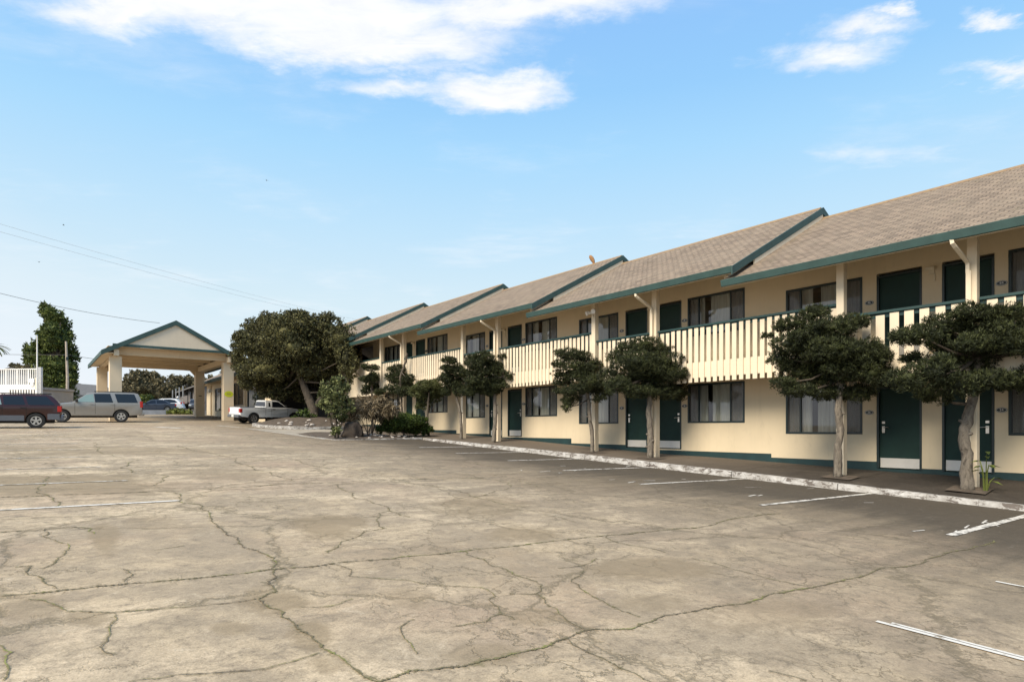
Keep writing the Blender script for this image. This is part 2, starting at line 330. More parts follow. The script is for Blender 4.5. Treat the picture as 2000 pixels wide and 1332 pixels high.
# ---------------------------------------------------------------- mesh helpers
def tag(o, label=None, cat=None, group=None, kind=None):
    if label: o['label'] = label
    if cat: o['category'] = cat
    if group: o['group'] = group
    if kind: o['kind'] = kind
    return o
def empty(name, loc, label, cat, group=None, rz=0):
    o = bpy.data.objects.new(name, None); C.objects.link(o); o.location = loc; o.rotation_euler = (0, 0, rz); o.empty_display_size = .2
    return tag(o, label, cat, group)
class MB:
    def __init__(s): s.v = []; s.f = []
    def add(s, vs, fs):
        k = len(s.v); s.v += [tuple(p) for p in vs]; s.f += [tuple(i+k for i in f) for f in fs]; return s
    def box(s, x0, x1, y0, y1, z0, z1):
        return s.add([(x0,y0,z0),(x1,y0,z0),(x1,y1,z0),(x0,y1,z0),(x0,y0,z1),(x1,y0,z1),(x1,y1,z1),(x0,y1,z1)],
                     [(0,3,2,1),(4,5,6,7),(0,1,5,4),(1,2,6,5),(2,3,7,6),(3,0,4,7)])
    def hexa(s, b, t):   # bottom and top quads (ccw from above)
        return s.add(list(b)+list(t), [(3,2,1,0),(4,5,6,7),(0,1,5,4),(1,2,6,5),(2,3,7,6),(3,0,4,7)])
    def prism(s, poly, y0, y1, axis='y'):
        n = len(poly)
        mk = {'y': lambda a, b, t: (a, t, b), 'x': lambda a, b, t: (t, a, b), 'z': lambda a, b, t: (a, b, t)}[axis]
        vs = [mk(a, b, y0) for a, b in poly] + [mk(a, b, y1) for a, b in poly]
        return s.add(vs, [tuple(range(n)), tuple(range(2*n-1, n-1, -1))] + [(i, i+n, (i+1) % n+n, (i+1) % n) for i in range(n)])
    def tube(s, pts, rad, n=8, jit=0., cap=True):
        pts = [Vector(p) for p in pts]; m = len(pts)
        if not hasattr(rad, '__len__'): rad = [rad]*m
        k = len(s.v); up = Vector((.13, .31, .94)); prev = None
        for i, p in enumerate(pts):
            d = (pts[min(i+1, m-1)] - pts[max(i-1, 0)]).normalized()
            if prev is None:
                a = d.cross(up); a = a.normalized() if a.length > 1e-3 else d.orthogonal().normalized()
            else: a = (prev - d*prev.dot(d)).normalized()
            prev = a; b = d.cross(a)
            for j in range(n):
                t = 2*math.pi*j/n; r = rad[i]
                if jit: r *= 1 + jit*mnoise.noise(Vector((p.x*9+math.cos(t)*1.7, p.y*9+math.sin(t)*1.7, p.z*5)))
                s.v.append(tuple(p + a*math.cos(t)*r + b*math.sin(t)*r))
        for i in range(m-1):
            for j in range(n):
                s.f.append((k+i*n+j, k+i*n+(j+1) % n, k+(i+1)*n+(j+1) % n, k+(i+1)*n+j))
        if cap: s.f.append(tuple(k+j for j in range(n))[::-1]); s.f.append(tuple(k+(m-1)*n+j for j in range(n)))
        return s
    def disc(s, c, r0, r1, y0, y1, n=24, axis='y'):   # solid of revolution ring r0..r1 between y0 and y1
        k = len(s.v)
        for j in range(n):
            t = 2*math.pi*j/n
            for r, y in ((r0, y0), (r1, y0), (r1, y1), (r0, y1)):
                s.v.append((c[0]+r*math.cos(t), c[1]+y, c[2]+r*math.sin(t)))
        for j in range(n):
            a = k+4*j; b = k+4*((j+1) % n)
            for q in range(4): s.f.append((a+q, a+(q+1) % 4, b+(q+1) % 4, b+q))
        return s
    def build(s, name, mat, parent=None, org=(0,0,0), smooth=False, bevel=0., angle=35):
        me = bpy.data.meshes.new(name); me.from_pydata([(a-org[0], b-org[1], c-org[2]) for a, b, c in s.v], [], s.f)
        import bmesh
        bm = bmesh.new(); bm.from_mesh(me); bmesh.ops.recalc_face_normals(bm, faces=bm.faces)
        if bevel:
            ed = [e for e in bm.edges if len(e.link_faces) == 2 and e.calc_face_angle(0) > math.radians(28)]
            bmesh.ops.bevel(bm, geom=ed, offset=bevel, segments=2, profile=.6, affect='EDGES', clamp_overlap=True)
        bm.to_mesh(me); bm.free()
        if name == 'window_pane' and me.polygons[0].normal.x > 0: me.flip_normals()
        if smooth:
            for p in me.polygons: p.use_smooth = True
            if angle < 180: me.set_sharp_from_angle(angle=math.radians(angle))
        me.materials.append(M[mat] if isinstance(mat, str) else mat)
        o = bpy.data.objects.new(name, me); C.objects.link(o)
        if parent: o.parent = parent
        return o
def place(o, loc, rz=None, scale=None):
    o.location = loc
    if rz is not None: o.rotation_euler = (0, 0, rz)
    if scale: o.scale = scale
    return o
def copy_tree(o, parent=None, loc=None):
    c = o.copy(); C.objects.link(c); c.parent = parent
    if loc is not None: c.location = loc
    for ch in [k for k in bpy.data.objects if k.parent == o]: copy_tree(ch, c)
    return c
KIDS = {}
# ---------------------------------------------------------------- ground, kerb, pavement
def ground():
    ys = sorted(set([-60, -40] + [i*1.0 for i in range(-20, 90)] + [95, 100, 110, 120, 135, 150, 200, 400, 1200]))
    xs = sorted(set([-900, -300, -120, -80, -60] + [i*1.0 for i in range(-45, 36)] + [45, 60, 100, 300, 900]))
    ys = [-400] + ys
    m = MB(); vs = [(x, y, G(x, y)) for y in ys for x in xs]; nx = len(xs)
    fs = [(j*nx+i, j*nx+i+1, (j+1)*nx+i+1, (j+1)*nx+i) for j in range(len(ys)-1) for i in range(nx-1)]
    # behind the kerb the lot surface drops below the pavement
    vs = [(x, y, min(z, Wz(y)-.35) if 14.9 < x < 21 and y < 45 else z) for x, y, z in vs]
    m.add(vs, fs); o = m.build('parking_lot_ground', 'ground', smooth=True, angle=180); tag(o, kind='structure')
ground()
def ribbon(m, pts, w, lift=.004, jag=0.):
    """flat strip laid on the lot through ground points"""
    n = len(pts); L = []; R = []
    for i, p in enumerate(pts):
        a = Vector(pts[max(i-1, 0)]); b = Vector(pts[min(i+1, n-1)]); d = (b-a); d = d.normalized() if d.length else Vector((1, 0))
        q = Vector((-d.y, d.x)); ww = w[i] if hasattr(w, '__len__') else w
        wl = ww*(1+jag*random.uniform(-1, 1))/2; wr = ww*(1+jag*random.uniform(-1, 1))/2
        for S, t in ((L, q*wl), (R, -q*wr)):
            x, y = p[0]+t.x, p[1]+t.y; S.append((x, y, G(x, y)+lift))
    m.add(L+R, [(i, n+i, n+i+1, i+1) for i in range(n-1)])
def frac(pts, amp, levels=4):
    pts = [Vector(p) for p in pts]
    for _ in range(levels):
        q = [pts[0]]
        for a, b in zip(pts, pts[1:]):
            d = b-a; nrm = Vector((-d.y, d.x)); q += [(a+b)/2 + nrm*random.gauss(0, amp), b]
        pts = q; amp *= .93
    return pts
cr = MB()
halo = MB()
def crack(px, w=.03, quarter=0, amp=.075, lv=6):
    ox = 1000*quarter
    p = [ong(ox+a/2, 860+b/2) for a, b in px]
    f = frac(p, amp, lv); k = len(f)
    ph = random.random()*9
    ws = [max(.006, w*.44*(.3+1.2*abs(mnoise.noise(Vector((i*.13, ph, 0))))*2)) * min(1, .3+i*.5, .3+(k-1-i)*.5) for i in range(k)]
    ribbon(cr, f, ws, .006, .75)
    ribbon(halo, f[::2]+[f[-1]], [.02+min(.22, q*4.2) for q in ws[::2]]+[.02], .003, .4)
J = 1000*2   # the right half of the traced area continues at +2000
crack([(0,610),(250,585),(500,560),(700,545),(900,525),(1050,505),(1250,490),(1500,465),(1750,440),(2000,415),(2200,390),(2370,372),(2600,350),(2800,325),(2900,300),(3050,285)], .05, amp=.05)
crack([(0,222),(200,215),(600,200),(900,185),(1300,165),(1500,155),(1900,150)], .05, amp=.05)
crack([(1300,1040),(1480,944),(1600,900),(1800,885),(2000,835),(2150,800),(2280,745),(2400,740),(2500,720),(2700,670),(2900,640),(3080,590),(3200,570),(3400,520),(3600,480),(3750,430),(3880,390)], .042, amp=.06)
crack([(650,200),(700,225),(790,255),(820,300),(850,335),(930,380),(1000,430),(1060,500),(1050,560),(1080,590),(1010,622),(1100,690),(1190,750),(1280,820),(1380,890),(1470,944),(1600,1040)], .035, amp=.07)
crack([(180,345),(230,400),(225,460),(170,500)], .022); crack([(60,495),(120,490),(150,530),(220,580)], .022)
crack([(110,620),(210,640),(260,668),(450,675),(600,660),(900,635),(1000,620)], .024, amp=.06)
crack([(455,680),(430,760),(390,810),(440,840)], .014); crack([(0,800),(45,830),(30,880),(10,940)], .02)
crack([(0,360),(180,350),(280,338),(360,345),(370,365)], .03, amp=.06)
crack([(1310,485),(1360,530),(1420,535),(1550,545),(1700,565),(1880,575),(1935,610),(1925,640),(1960,680),(1900,710),(1760,730)], .014)
crack([(1620,700),(1565,730),(1580,775),(1630,835)], .012); crack([(1960,680),(2010,700)], .012)
crack([(1280,440),(1330,400),(1390,380),(1420,355),(1500,345),(1470,310),(1480,285),(1520,275)], .022)
crack([(1300,170),(1380,205),(1480,250),(1600,300)], .03)
crack([(1820,430),(1920,490),(2000,515),(2060,540),(2120,565),(2095,600),(2150,650),(2210,700),(2285,745)], .018)
crack([(1990,600),(2095,600)], .012); crack([(2280,510),(2230,550),(2300,600),(2380,645),(2500,690)], .016)
crack([(2330,460),(2240,495),(2180,500)], .01); crack([(2220,780),(2350,850),(2450,900),(2540,944),(2700,1030)], .018)
crack([(2020,155),(2100,180)], .02); crack([(2120,290),(2250,320)], .012); crack([(2370,375),(2460,410),(2600,440)], .012)
crack([(2700,460),(2850,500),(3000,540),(3150,570)], .012, amp=.05)
crack([(500,945),(900,905),(1050,890),(1250,830)], .012); crack([(1520,150),(1700,180),(1900,230),(2050,260)], .02)
crack([(1660,110),(1900,150),(1990,185),(1840,225)], .02); crack([(180,140),(160,195),(210,225),(205,262)], .035)
crack([(1170,650),(1290,648),(1380,620)], .01); crack([(590,180),(660,140),(540,75),(370,10)], .035)
crack([(400,130),(760,100),(1000,80),(1150,75),(1350,120)], .03); crack([(480,505),(480,555)], .015)
crack([(3000,900),(3150,940)], .01); crack([(1100,0),(1400,30),(1700,70),(2000,110)], .03, amp=.05)
crack([(700,20),(860,60),(1150,160)], .04); crack([(0,308),(300,298),(560,290)], .02, amp=.04); crack([(600,430),(720,412)], .015)
tag(halo.build('crack_dirt', 'halo'), kind='structure')
tag(cr.build('pavement_cracks', 'crack'), kind='structure')
# painted lines
pl = MB(); po = MB()
def line(m, a, b, w=.10, dbl=0):
    n = max(2, int((Vector(b)-Vector(a)).length/.35)); ribbon(m, [tuple(Vector(a).lerp(Vector(b), i/n)) for i in range(n+1)], w, .008, .12)
line(pl, ong(1712,1214), (ong(2000,1286)[0]+.02, -2.6), .05); line(pl, (ong(1712,1214)[0]+.055, 1.95), (ong(2000,1286)[0]+.08, -2.6), .035)
line(pl, ong(1945,1136), (ong(2000,1147)[0], -1.5), .05)
ps_ = MB(); line(ps_, ong(1856,1046), (14.25, 3.12), .12); line(ps_, ong(1486,987), (14.2, 5.86), .10); line(ps_, ong(1250,946), (14.2, 8.72), .09)
line(ps_, ong(1100,919), (14.2, 11.72), .10); line(ps_, (11.2, 14.75), (14.2, 14.6), .10); line(ps_, (11.2, 17.6), (14.2, 17.45), .10); line(ps_, (11.4, 20.4), (14.2, 20.3), .1)
for _ in range(26):     # ghosts of older markings and tyre scuffs
    x = random.uniform(9.6, 13.6); y = random.choice((3.1, 5.9, 8.8, 11.7))+random.gauss(.5, .7); an = random.gauss(0, .35); l = random.uniform(.1, .5); line(ps_, (x, y), (x+l*math.cos(an), y+l*math.sin(an)), random.uniform(.015, .05))
tag(ps_.build('kerbside_stall_lines', 'stallline'), kind='structure')
line(pl, (-4.2, 10.45), ong(350,978), .10); line(po, (-5, 13.4), (1.4, 13.3), .09)
for k in range(2, 9): line(po, (-5, 10.45+2.9*k), (1.2, 10.4+2.9*k), .09)
line(po, (9.8, .2), (14.2, .25), .11)
line(pl, ong(305,834), ong(352,836), .35); line(po, ong(425,831), ong(470,835), .3)
tag(pl.build('painted_stall_lines', 'line'), kind='structure'); tag(po.build('faded_stall_lines', 'oldline'), kind='structure')
# front kerb in cast lengths, with the island nose at its far end
YI = 25.3
kb = MB()
cuts = [-12, -9, -6.1, -3.0, -.2, 3.12, 6.63, 9.3, 12.0, 14.7, 17.4, 20.2, 22.8, YI]
for a, b in zip(cuts, cuts[1:]):
    n = 4; a2, b2 = a+.012, b-.012
    for i in range(n):
        y0 = a2+(b2-a2)*i/n; y1 = a2+(b2-a2)*(i+1)/n
        j = lambda: random.uniform(-.006, .006)
        zb0, zb1 = G(XK, y0)-.2, G(XK, y1)-.2
        kb.hexa([(XK-.03, y0, zb0), (XK+.16, y0, zb0), (XK+.16, y1, zb1), (XK-.03, y1, zb1)],
                [(XK+.01, y0, Kz(y0)), (XK+.16, y0, Kz(y0)+.004), (XK+.16, y1, Kz(y1)+.004), (XK+.01, y1, Kz(y1))])
XI = 10.1
for a, b in ((XI, 11.9), (11.92, XK-.02)):
    z = lambda x: Kz(YI) + .02 - .012*(XK-x)
    kb.hexa([(a, YI-.02, G(a, YI)-.2), (b, YI-.02, G(b, YI)-.2), (b, YI+.16, G(b, YI)-.2), (a, YI+.16, G(a, YI)-.2)],
            [(a, YI, z(a)), (b, YI, z(b)), (b, YI+.16, z(b)), (a, YI+.16, z(a))])
for i in range(3):   # island side running away
    y0, y1 = YI+.18+i*1.2, YI+.16+(i+1)*1.2
    kb.hexa([(XI, y0, G(XI, y0)-.2), (XI+.15, y0, G(XI, y0)-.2), (XI+.15, y1, G(XI, y1)-.2), (XI, y1, G(XI, y1)-.2)],
            [(XI, y0, Kz(y0)-.03), (XI+.15, y0, Kz(y0)-.03), (XI+.15, y1, Kz(y1)-.04), (XI, y1, Kz(y1)-.04)])
tag(kb.build('kerb', 'kerb', bevel=.015, smooth=True), kind='structure')
sw = MB()
ycut = [-12, -6.1, -3, -.2, 3.12, 6.63, 9.3, 12, 14.7, 17.4, 20.2, 22.8, YI+.2, 29, 33, 38, 44, 50]
for a, b in zip(ycut, ycut[1:]):
    n = 3
    for i in range(n):
        y0 = a+.008+(b-a-.016)*i/n; y1 = a+.008+(b-a-.016)*(i+1)/n; x0 = XK+.165
        sw.hexa([(x0, y0, Kz(y0)-.3), (XW+.4, y0, Wz(y0)-.5), (XW+.4, y1, Wz(y1)-.5), (x0, y1, Kz(y1)-.3)],
                [(x0, y0, Kz(y0)-.003), (XW+.4, y0, walk(XW, y0)), (XW+.4, y1, walk(XW, y1)), (x0, y1, Kz(y1)-.003)])
tag(sw.build('pavement_walk', 'walk'), kind='structure')
# soil inside the near island and the concrete drive between the islands
so = MB(); nx, ny = 12, 10
def soil(x, y): return Kz(y) + .0 + .10*math.sin(math.pi*min(1, max(0, (x-XI)/(XK-XI))))*min(1, (y-YI)/.8) + .05*mnoise.noise(Vector((x*1.3, y*1.3, 0))) - .03
xs = [XI+.12+(XK+.1-XI-.12)*i/nx for i in range(nx+1)]; yy = [YI+.14+5.3*j/ny for j in range(ny+1)]
so.add([(x, y, soil(x, y)) for y in yy for x in xs], [(j*(nx+1)+i, j*(nx+1)+i+1, (j+1)*(nx+1)+i+1, (j+1)*(nx+1)+i) for j in range(ny) for i in range(nx)])
tag(so.build('planting_bed_soil', 'dirt', smooth=True, angle=180), kind='structure')
dr = MB()
poly = [ong(640,857), ong(700,856), (13.9, 31.0), (14.2, 33.2), ong(560,846), ong(505,839.5), ong(560,845), ong(620,852.5)]
q = [(9.75, 28.6), (10.0, 25.9), (10.1, 29.1), (10.2, 30.8), (14.3, 30.8), (14.3, 33.6), (11.3, 34.6), (9.9, 36.0), (9.3, 36.2), (9.6, 32.5)]
pts = [(9.9, 26.0), (10.08, 29.0), (10.3, 30.8), (14.3, 30.8), (14.3, 34.2), (11.2, 34.6), (9.6, 36.4), (9.4, 36.4), (9.7, 31)]
dr.add([(x, y, G(x, y)+.012) for x, y in pts], [tuple(range(len(pts)))])
tag(dr.build('drive_apron', 'concrete'), kind='structure')
ln = MB(); line(ln, (9.45, 36.4), (9.72, 31), .16); line(ln, (9.72, 31), (9.92, 26.0), .16); tag(ln.build('drive_edge_line', 'line'), kind='structure')
# far island under the big tree: kerb ring and mounded soil
ring = [ong(554,839)]; cx, cy = 13.6, 38.2
rp = []
for i in range(28):
    t = 2*math.pi*i/28; rp.append((cx + 3.0*math.cos(t)*(1 if math.cos(t) > 0 else 1.05), cy + 3.7*math.sin(t)*(abs(math.sin(t))**-.15 if abs(math.sin(t)) > .05 else 1)))
ik = MB()
for i in range(28):
    a, b = Vector(rp[i]), Vector(rp[(i+1) % 28]); c0 = Vector((cx, cy)); ia = a+(c0-a)*.05; ib = b+(c0-b)*.05
    ik.hexa([(p.x, p.y, G(p.x, p.y)-.15) for p in (a, b, ib, ia)], [(p.x, p.y, G(p.x, p.y)+.17) for p in (a, b, ib, ia)])
tag(ik.build('far_island_kerb', 'kerb'), kind='structure')
im = MB(); rings = 6; vs = [(cx, cy, G(cx, cy)+.62)]
for r in range(1, rings+1):
    for i in range(28):
        p = Vector((cx, cy)).lerp(Vector(rp[i]), r/rings*.96); vs.append((p.x, p.y, G(p.x, p.y)+.13+.5*(1-(r/rings)**2)+.05*mnoise.noise(Vector((p.x*1.5, p.y*1.5, 1)))))
fs = [(0, 1+i, 1+(i+1) % 28) for i in range(28)] + [(1+(r-1)*28+i, 1+r*28+i, 1+r*28+(i+1) % 28, 1+(r-1)*28+(i+1) % 28) for r in range(1, rings) for i in range(28)]
im.add(vs, fs); tag(im.build('tree_island_soil', 'dirt', smooth=True, angle=180), kind='structure')

# ---------------------------------------------------------------- motel
LU = 8.45; NS = 6            # length of one stepped unit, count
Fk = lambda k: -1.02 + .325*k
motel = empty('motel_building', (XW, 5.68, Wz(5.68)), 'long two storey cream motel with brown stepped roofs and dark green doors', 'motel')
MO = tuple(motel.location)
def rect_wall(m, x, y0, y1, z0, z1, holes, th=.16):
    ys = sorted({y0, y1, *[min(max(h[0], y0), y1) for h in holes], *[min(max(h[1], y0), y1) for h in holes]})
    zs = sorted({z0, z1, *[min(max(h[2], z0), z1) for h in holes], *[min(max(h[3], z0), z1) for h in holes]})
    for a, b in zip(ys, ys[1:]):
        run = None
        for c, d in zip(zs, zs[1:]):
            ym, zm = (a+b)/2, (c+d)/2
            solid = not any(h[0] < ym < h[1] and h[2] < zm < h[3] for h in holes)
            if solid: run = (run[0], d) if run else (c, d)
            if (not solid or d == zs[-1]) and run: m.box(x, x+th, a, b, *run); run = None
KS = list(range(-1, NS))
Y0 = lambda k: 9.75 + LU*(k-1)
Y1 = lambda k: 9.75 + LU*k
WINH = (2.15, 4.21, 7.25, 9.31)
DOORS = ((4.46, 5.47), (5.89, 6.91))
nearz = {-1: -1.25, 0: -.975, 1: -.74, 2: -.41, 3: -.10, 4: .22, 5: .55}
farz = {-1: -1.12, 0: -.85, 1: -.60, 2: -.27, 3: .05, 4: .38, 5: .7}
# window prototype, local origin at lower-left outer corner (x out of wall, y along, z up)
def make_window(lower, wd, ht, var):
    r = random.Random(var)
    f = MB(); t = .055; d0, d1 = -.012, .10
    f.box(d0, d1, 0, wd, 0, t); f.box(d0, d1, 0, wd, ht-t, ht); f.box(d0, d1, 0, t, t, ht-t); f.box(d0, d1, wd-t, wd, t, ht-t)
    s1, s2 = wd*.24, wd*.80
    f.box(.01, .07, s1-.022, s1+.022, t, ht-t); f.box(.01, .07, s2-.022, s2+.022, t, ht-t)
    w = f.build('window', 'frame', motel, bevel=.004)
    MB().add([(.045, a, b) for a, b in ((t, t), (wd-t, t), (wd-t, ht-t), (t, ht-t))], [(0, 1, 2, 3)]).build('window_pane', 'pane', w)
    for a, b in ((t, s1-.022), (s2+.022, wd-t)): MB().add([(.028, a, t), (.028, b, t), (.028, b, ht-t), (.028, a, ht-t)], [(0, 1, 2, 3)]).build('insect_screen', 'screen', w)
    ga = wd*r.uniform(.55, .64); gb = ga + wd*r.uniform(.05, .11)
    def drape(a, b, name='curtain'):
        n = max(10, int((b-a)/.018)); ph = r.random()*9; m = MB()
        top = [(.17+.035*math.sin(ph+i*(b-a)/n*44+1.5*math.sin(i*.21+ph)), a+(b-a)*i/n) for i in range(n+1)]
        m.add([(x, y, .02) for x, y in top]+[(x*.6+.068, y, ht+.02) for x, y in top], [(i, i+1, n+2+i, n+1+i) for i in range(n)])
        m.build(name, 'curtain', w, smooth=True, angle=180)
    drape(.02, ga); drape(gb, wd-.02)
    if True:
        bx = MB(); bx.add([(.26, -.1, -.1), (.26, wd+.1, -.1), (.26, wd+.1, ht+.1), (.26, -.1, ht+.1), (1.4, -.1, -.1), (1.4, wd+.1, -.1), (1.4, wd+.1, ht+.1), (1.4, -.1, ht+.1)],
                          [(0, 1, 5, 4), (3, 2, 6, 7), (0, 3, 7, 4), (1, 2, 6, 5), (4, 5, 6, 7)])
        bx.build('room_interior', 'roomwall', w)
    return w
def make_door(handle_left, ht=2.06, wd=1.01):
    s = MB(); s.box(.05, .09, .05, wd-.05, .015, ht-.05)
    d = s.build('door', 'door', motel, bevel=.004)
    f = MB(); f.box(-.012, .12, 0, .05, 0, ht); f.box(-.012, .12, wd-.05, wd, 0, ht); f.box(-.012, .12, .05, wd-.05, ht-.05, ht)
    f.build('door_frame', 'frame', d, bevel=.004)
    k = MB(); k.box(.044, .05, .065, wd-.065, .03, .27); k.build('kick_plate', 'kick', d)
    h = MB(); hy = .14 if handle_left else wd-.14; sg = 1 if handle_left else -1
    h.box(.03, .05, hy-.032, hy+.032, .90, 1.07); h.box(.03, .05, hy-.035, hy+.035, 1.13, 1.19)
    h.tube([(.03, hy, 1.04), (-.02, hy, 1.04), (-.028, hy+sg*.03, 1.042), (-.028, hy+sg*.13, 1.036)], [.012, .012, .011, .009], 8)
    h.build('handle', 'steel', d, bevel=.004)
    return d
wp = {}; dp = {}
def mw(low, var):
    if (low, var) not in wp: wp[(low, var)] = make_window(low, 2.06, 1.26, var+10*low)
    return wp[(low, var)]
used = set()
def put(src, key, loc):
    """first use moves the prototype itself, later uses copy it with its sub-parts"""
    if key in used: o = copy_tree(src, motel)
    else: o = src; used.add(key)
    o.location = Vector(loc) - motel.location; return o
wall = MB(); baseb = MB(); upb = MB()
signs = []
for k in KS:
    f = Fk(k); a, b = Y0(k), Y1(k); mid = 5.89 + LU*k; sh = LU*k
    last = k >= NS-1
    zt = 4.05 + .335*k + .529*(XW-XE) - .07
    holes = []
    if k < 4:
        for y0, y1 in DOORS: holes += [(y0+sh, y1+sh, f, f+2.1), (y0+sh, y1+sh, f+2.8, f+4.92)]
        for y0, y1 in ((2.15, 4.21), (7.25, 9.31)): holes += [(y0+sh, y1+sh, f+.86, f+2.12), (y0+sh, y1+sh, f+3.66, f+4.92)]
    elif k == 4: holes += [(36.3, 38.3, f+3.66, f+4.92)]
    zlo = min(nearz[k], farz[k])
    rect_wall(wall, XW, a, mid, nearz[k], zt, holes); rect_wall(wall, XW, mid, b, farz[k], zt, holes)
    for y0, y1, z in ((a, mid, nearz[k]), (mid, b, farz[k])):
        cur = y0
        segs = []
        for d0, d1 in sorted((h[0], h[1]) for h in holes if h[3] < f+2.11 and h[2] <= f+.01):
            if d1 <= y0 or d0 >= y1: continue
            segs.append((cur, d0, z)); segs.append((d0, d1, f)); cur = d1
        segs.append((cur, y1, z))
        for s0, s1, zz in segs:
            if s1-s0 > .01: baseb.hexa([(XW+.006, s0, Wz(s0)-.3), (XW+.15, s0, Wz(s0)-.3), (XW+.15, s1, Wz(s1)-.3), (XW+.006, s1, Wz(s1)-.3)], [(XW+.006, s0, zz), (XW+.15, s0, zz), (XW+.15, s1, zz), (XW+.006, s1, zz)])
    if k >= 4: continue
    for i, y0 in enumerate((2.15, 7.25)):
        v = (k*2+i) % 3
        for low, z in ((1, f+.86), (0, f+3.66)): put(mw(low, v), ('w', low, v), (XW, y0+sh, z))
    for i, (y0, y1) in enumerate(DOORS):
        # the near door of the pair (smaller y) has its handle on its near side, the far one on its far side
        key = ('d', i)
        if key not in dp: dp[key] = make_door(i == 0)
        for z in (f, f+2.8): put(dp[key], key, (XW, y0+sh, z))
    for y in (4.33, 7.08):
        signs += [(y+sh, f+1.42, k), (y+sh, f+2.8+1.42, k)]
wo = wall.build('wall', 'cream', motel, MO)
baseb.build('base_band', 'base', motel, MO)
# room number plaques: small dark ovals with a pale rim and pale digits
digits = ['20', '40', '22', '42', '24', '44', '26', '46', '28', '48', '30', '50', '32', '52', '34', '54', '36', '56', '38', '58', '18', '38']
def text_mesh(s, size):
    cu = bpy.data.curves.new('t', 'FONT'); cu.body = s; cu.size = size; cu.align_x = 'CENTER'; cu.align_y = 'CENTER'; cu.extrude = .002
    t = bpy.data.objects.new('t', cu); C.objects.link(t); dg = bpy.context.evaluated_depsgraph_get(); me = bpy.data.meshes.new_from_object(t.evaluated_get(dg))
    bpy.data.objects.remove(t); return me
for i, (y, z, k) in enumerate(signs):
    if k < 0: continue
    m = MB(); ov = lambda a, b, n=20: [(a*math.cos(2*math.pi*j/n)*(1 if abs(math.sin(2*math.pi*j/n)) < .98 else 1), b*math.sin(2*math.pi*j/n)) for j in range(n)]
    m.prism(ov(.105, .058), -.014, -.0, 'x'); o = m.build('room_number_plaque', 'frame', motel); o.location = Vector((XW, y, z)) - motel.location
    if k < 3:
        r = MB(); P = ov(.098, .051); Q = ov(.090, .043); n = 20
        r.add([(-.017, a, b) for a, b in P]+[(-.017, a, b) for a, b in Q], [(j, (j+1) % n, n+(j+1) % n, n+j) for j in range(n)]); r.build('plaque_rim', 'kick', o)
        me = text_mesh(digits[i % len(digits)], .075); me.materials.append(M['kick']); me.name = 'plaque_digits'
        t = bpy.data.objects.new('plaque_digits', me); C.objects.link(t); t.parent = o; t.location = (-.018, 0, 0); t.rotation_euler = (math.pi/2, 0, -math.pi/2)
# roofs: one gabled slab per unit, each lower towards the street corner
PITCH = .529
for k in KS:
    ze = 4.05 + .335*k; a = Y0(k) - (.06 if k > -1 else .3); b = Y1(k) + .28
    zr = ze + PITCH*(XR-XE); xb = 2*XR-XE; t = .06
    rf = MB()
    prof = [(XE, ze), (XR, zr), (xb, ze), (xb, ze-t), (XR, zr-t), (XE, ze-t)]
    rf.prism(prof, a+.03, b); r = rf.build('roof', 'roof', motel, MO)
    rd = MB()
    rd.prism([(XR-.14, zr-.14*PITCH+.004), (XR, zr+.035), (XR+.14, zr-.14*PITCH+.004)], a+.04, b-.02); rd.build('ridge_cap', 'ridge', r, MO).location = (0, 0, 0)
    fa = MB()   # gutter along the front and the sloping rake boards at the near end
    fa.hexa([(XE-.07, a, ze-.20), (XE-.012, a, ze-.20), (XE-.012, b, ze-.20), (XE-.07, b, ze-.20)], [(XE-.11, a, ze-.02), (XE-.012, a, ze-.02), (XE-.012, b, ze-.02), (XE-.11, b, ze-.02)])
    fa.build('gutter', 'teal', r, MO, bevel=.012)
    rk = MB(); s = lambda x: ze + PITCH*(min(x, 2*XR-x)-XE)
    for x0, x1 in ((XE-.11, XR), (XR, xb)):
        d = .20; e = .012
        rk.hexa([(x0, a-.04, s(x0)-d), (x1, a-.04, s(x1)-d), (x1, a+.0, s(x1)-d), (x0, a+.0, s(x0)-d)], [(x0, a-.04, s(x0)+e), (x1, a-.04, s(x1)+e), (x1, a, s(x1)+e), (x0, a, s(x0)+e)])
    rk.build('rake_board', 'teal', r, MO)
    # wall infill under the rake where this roof stands above its neighbour
    inf = MB(); x0 = XE+.15
    inf.hexa([(x0, a+.26, s(x0)-.43), (XR, a+.26, s(XR)-.43), (XR, a+.38, s(XR)-.43), (x0, a+.38, s(x0)-.43)], [(x0, a+.26, s(x0)-.075), (XR, a+.26, s(XR)-.075), (XR, a+.38, s(XR)-.075), (x0, a+.38, s(x0)-.075)])
    inf.build('gable_infill', 'creamlight', motel, MO)
    tr = MB(); q0 = XE+1.0; tr.hexa([(q0, a-.02, s(q0)-.42), (XR, a-.02, s(XR)-.42), (XR, a+.03, s(XR)-.42), (q0, a+.03, s(q0)-.42)], [(q0, a-.02, s(q0)-.202), (XR, a-.02, s(XR)-.202), (XR, a+.03, s(XR)-.202), (q0, a+.03, s(q0)-.202)])
    if k > -1: tr.build('rake_trim', 'creamlight', r, MO)
    sf = MB(); q1 = XW+.02
    sf.hexa([(XE-.005, a+.012, ze-.085), (q1, a+.012, s(q1)-.085), (q1, b-.01, s(q1)-.085), (XE-.005, b-.01, ze-.085)], [(XE-.005, a+.012, ze-.063), (q1, a+.012, s(q1)-.063), (q1, b-.01, s(q1)-.063), (XE-.005, b-.01, ze-.063)])
    sf.box(XE-.01, XE+.03, a+.03, b-.02, ze-.215, ze-.09)
    sf.build('soffit', 'soffit', motel, MO)
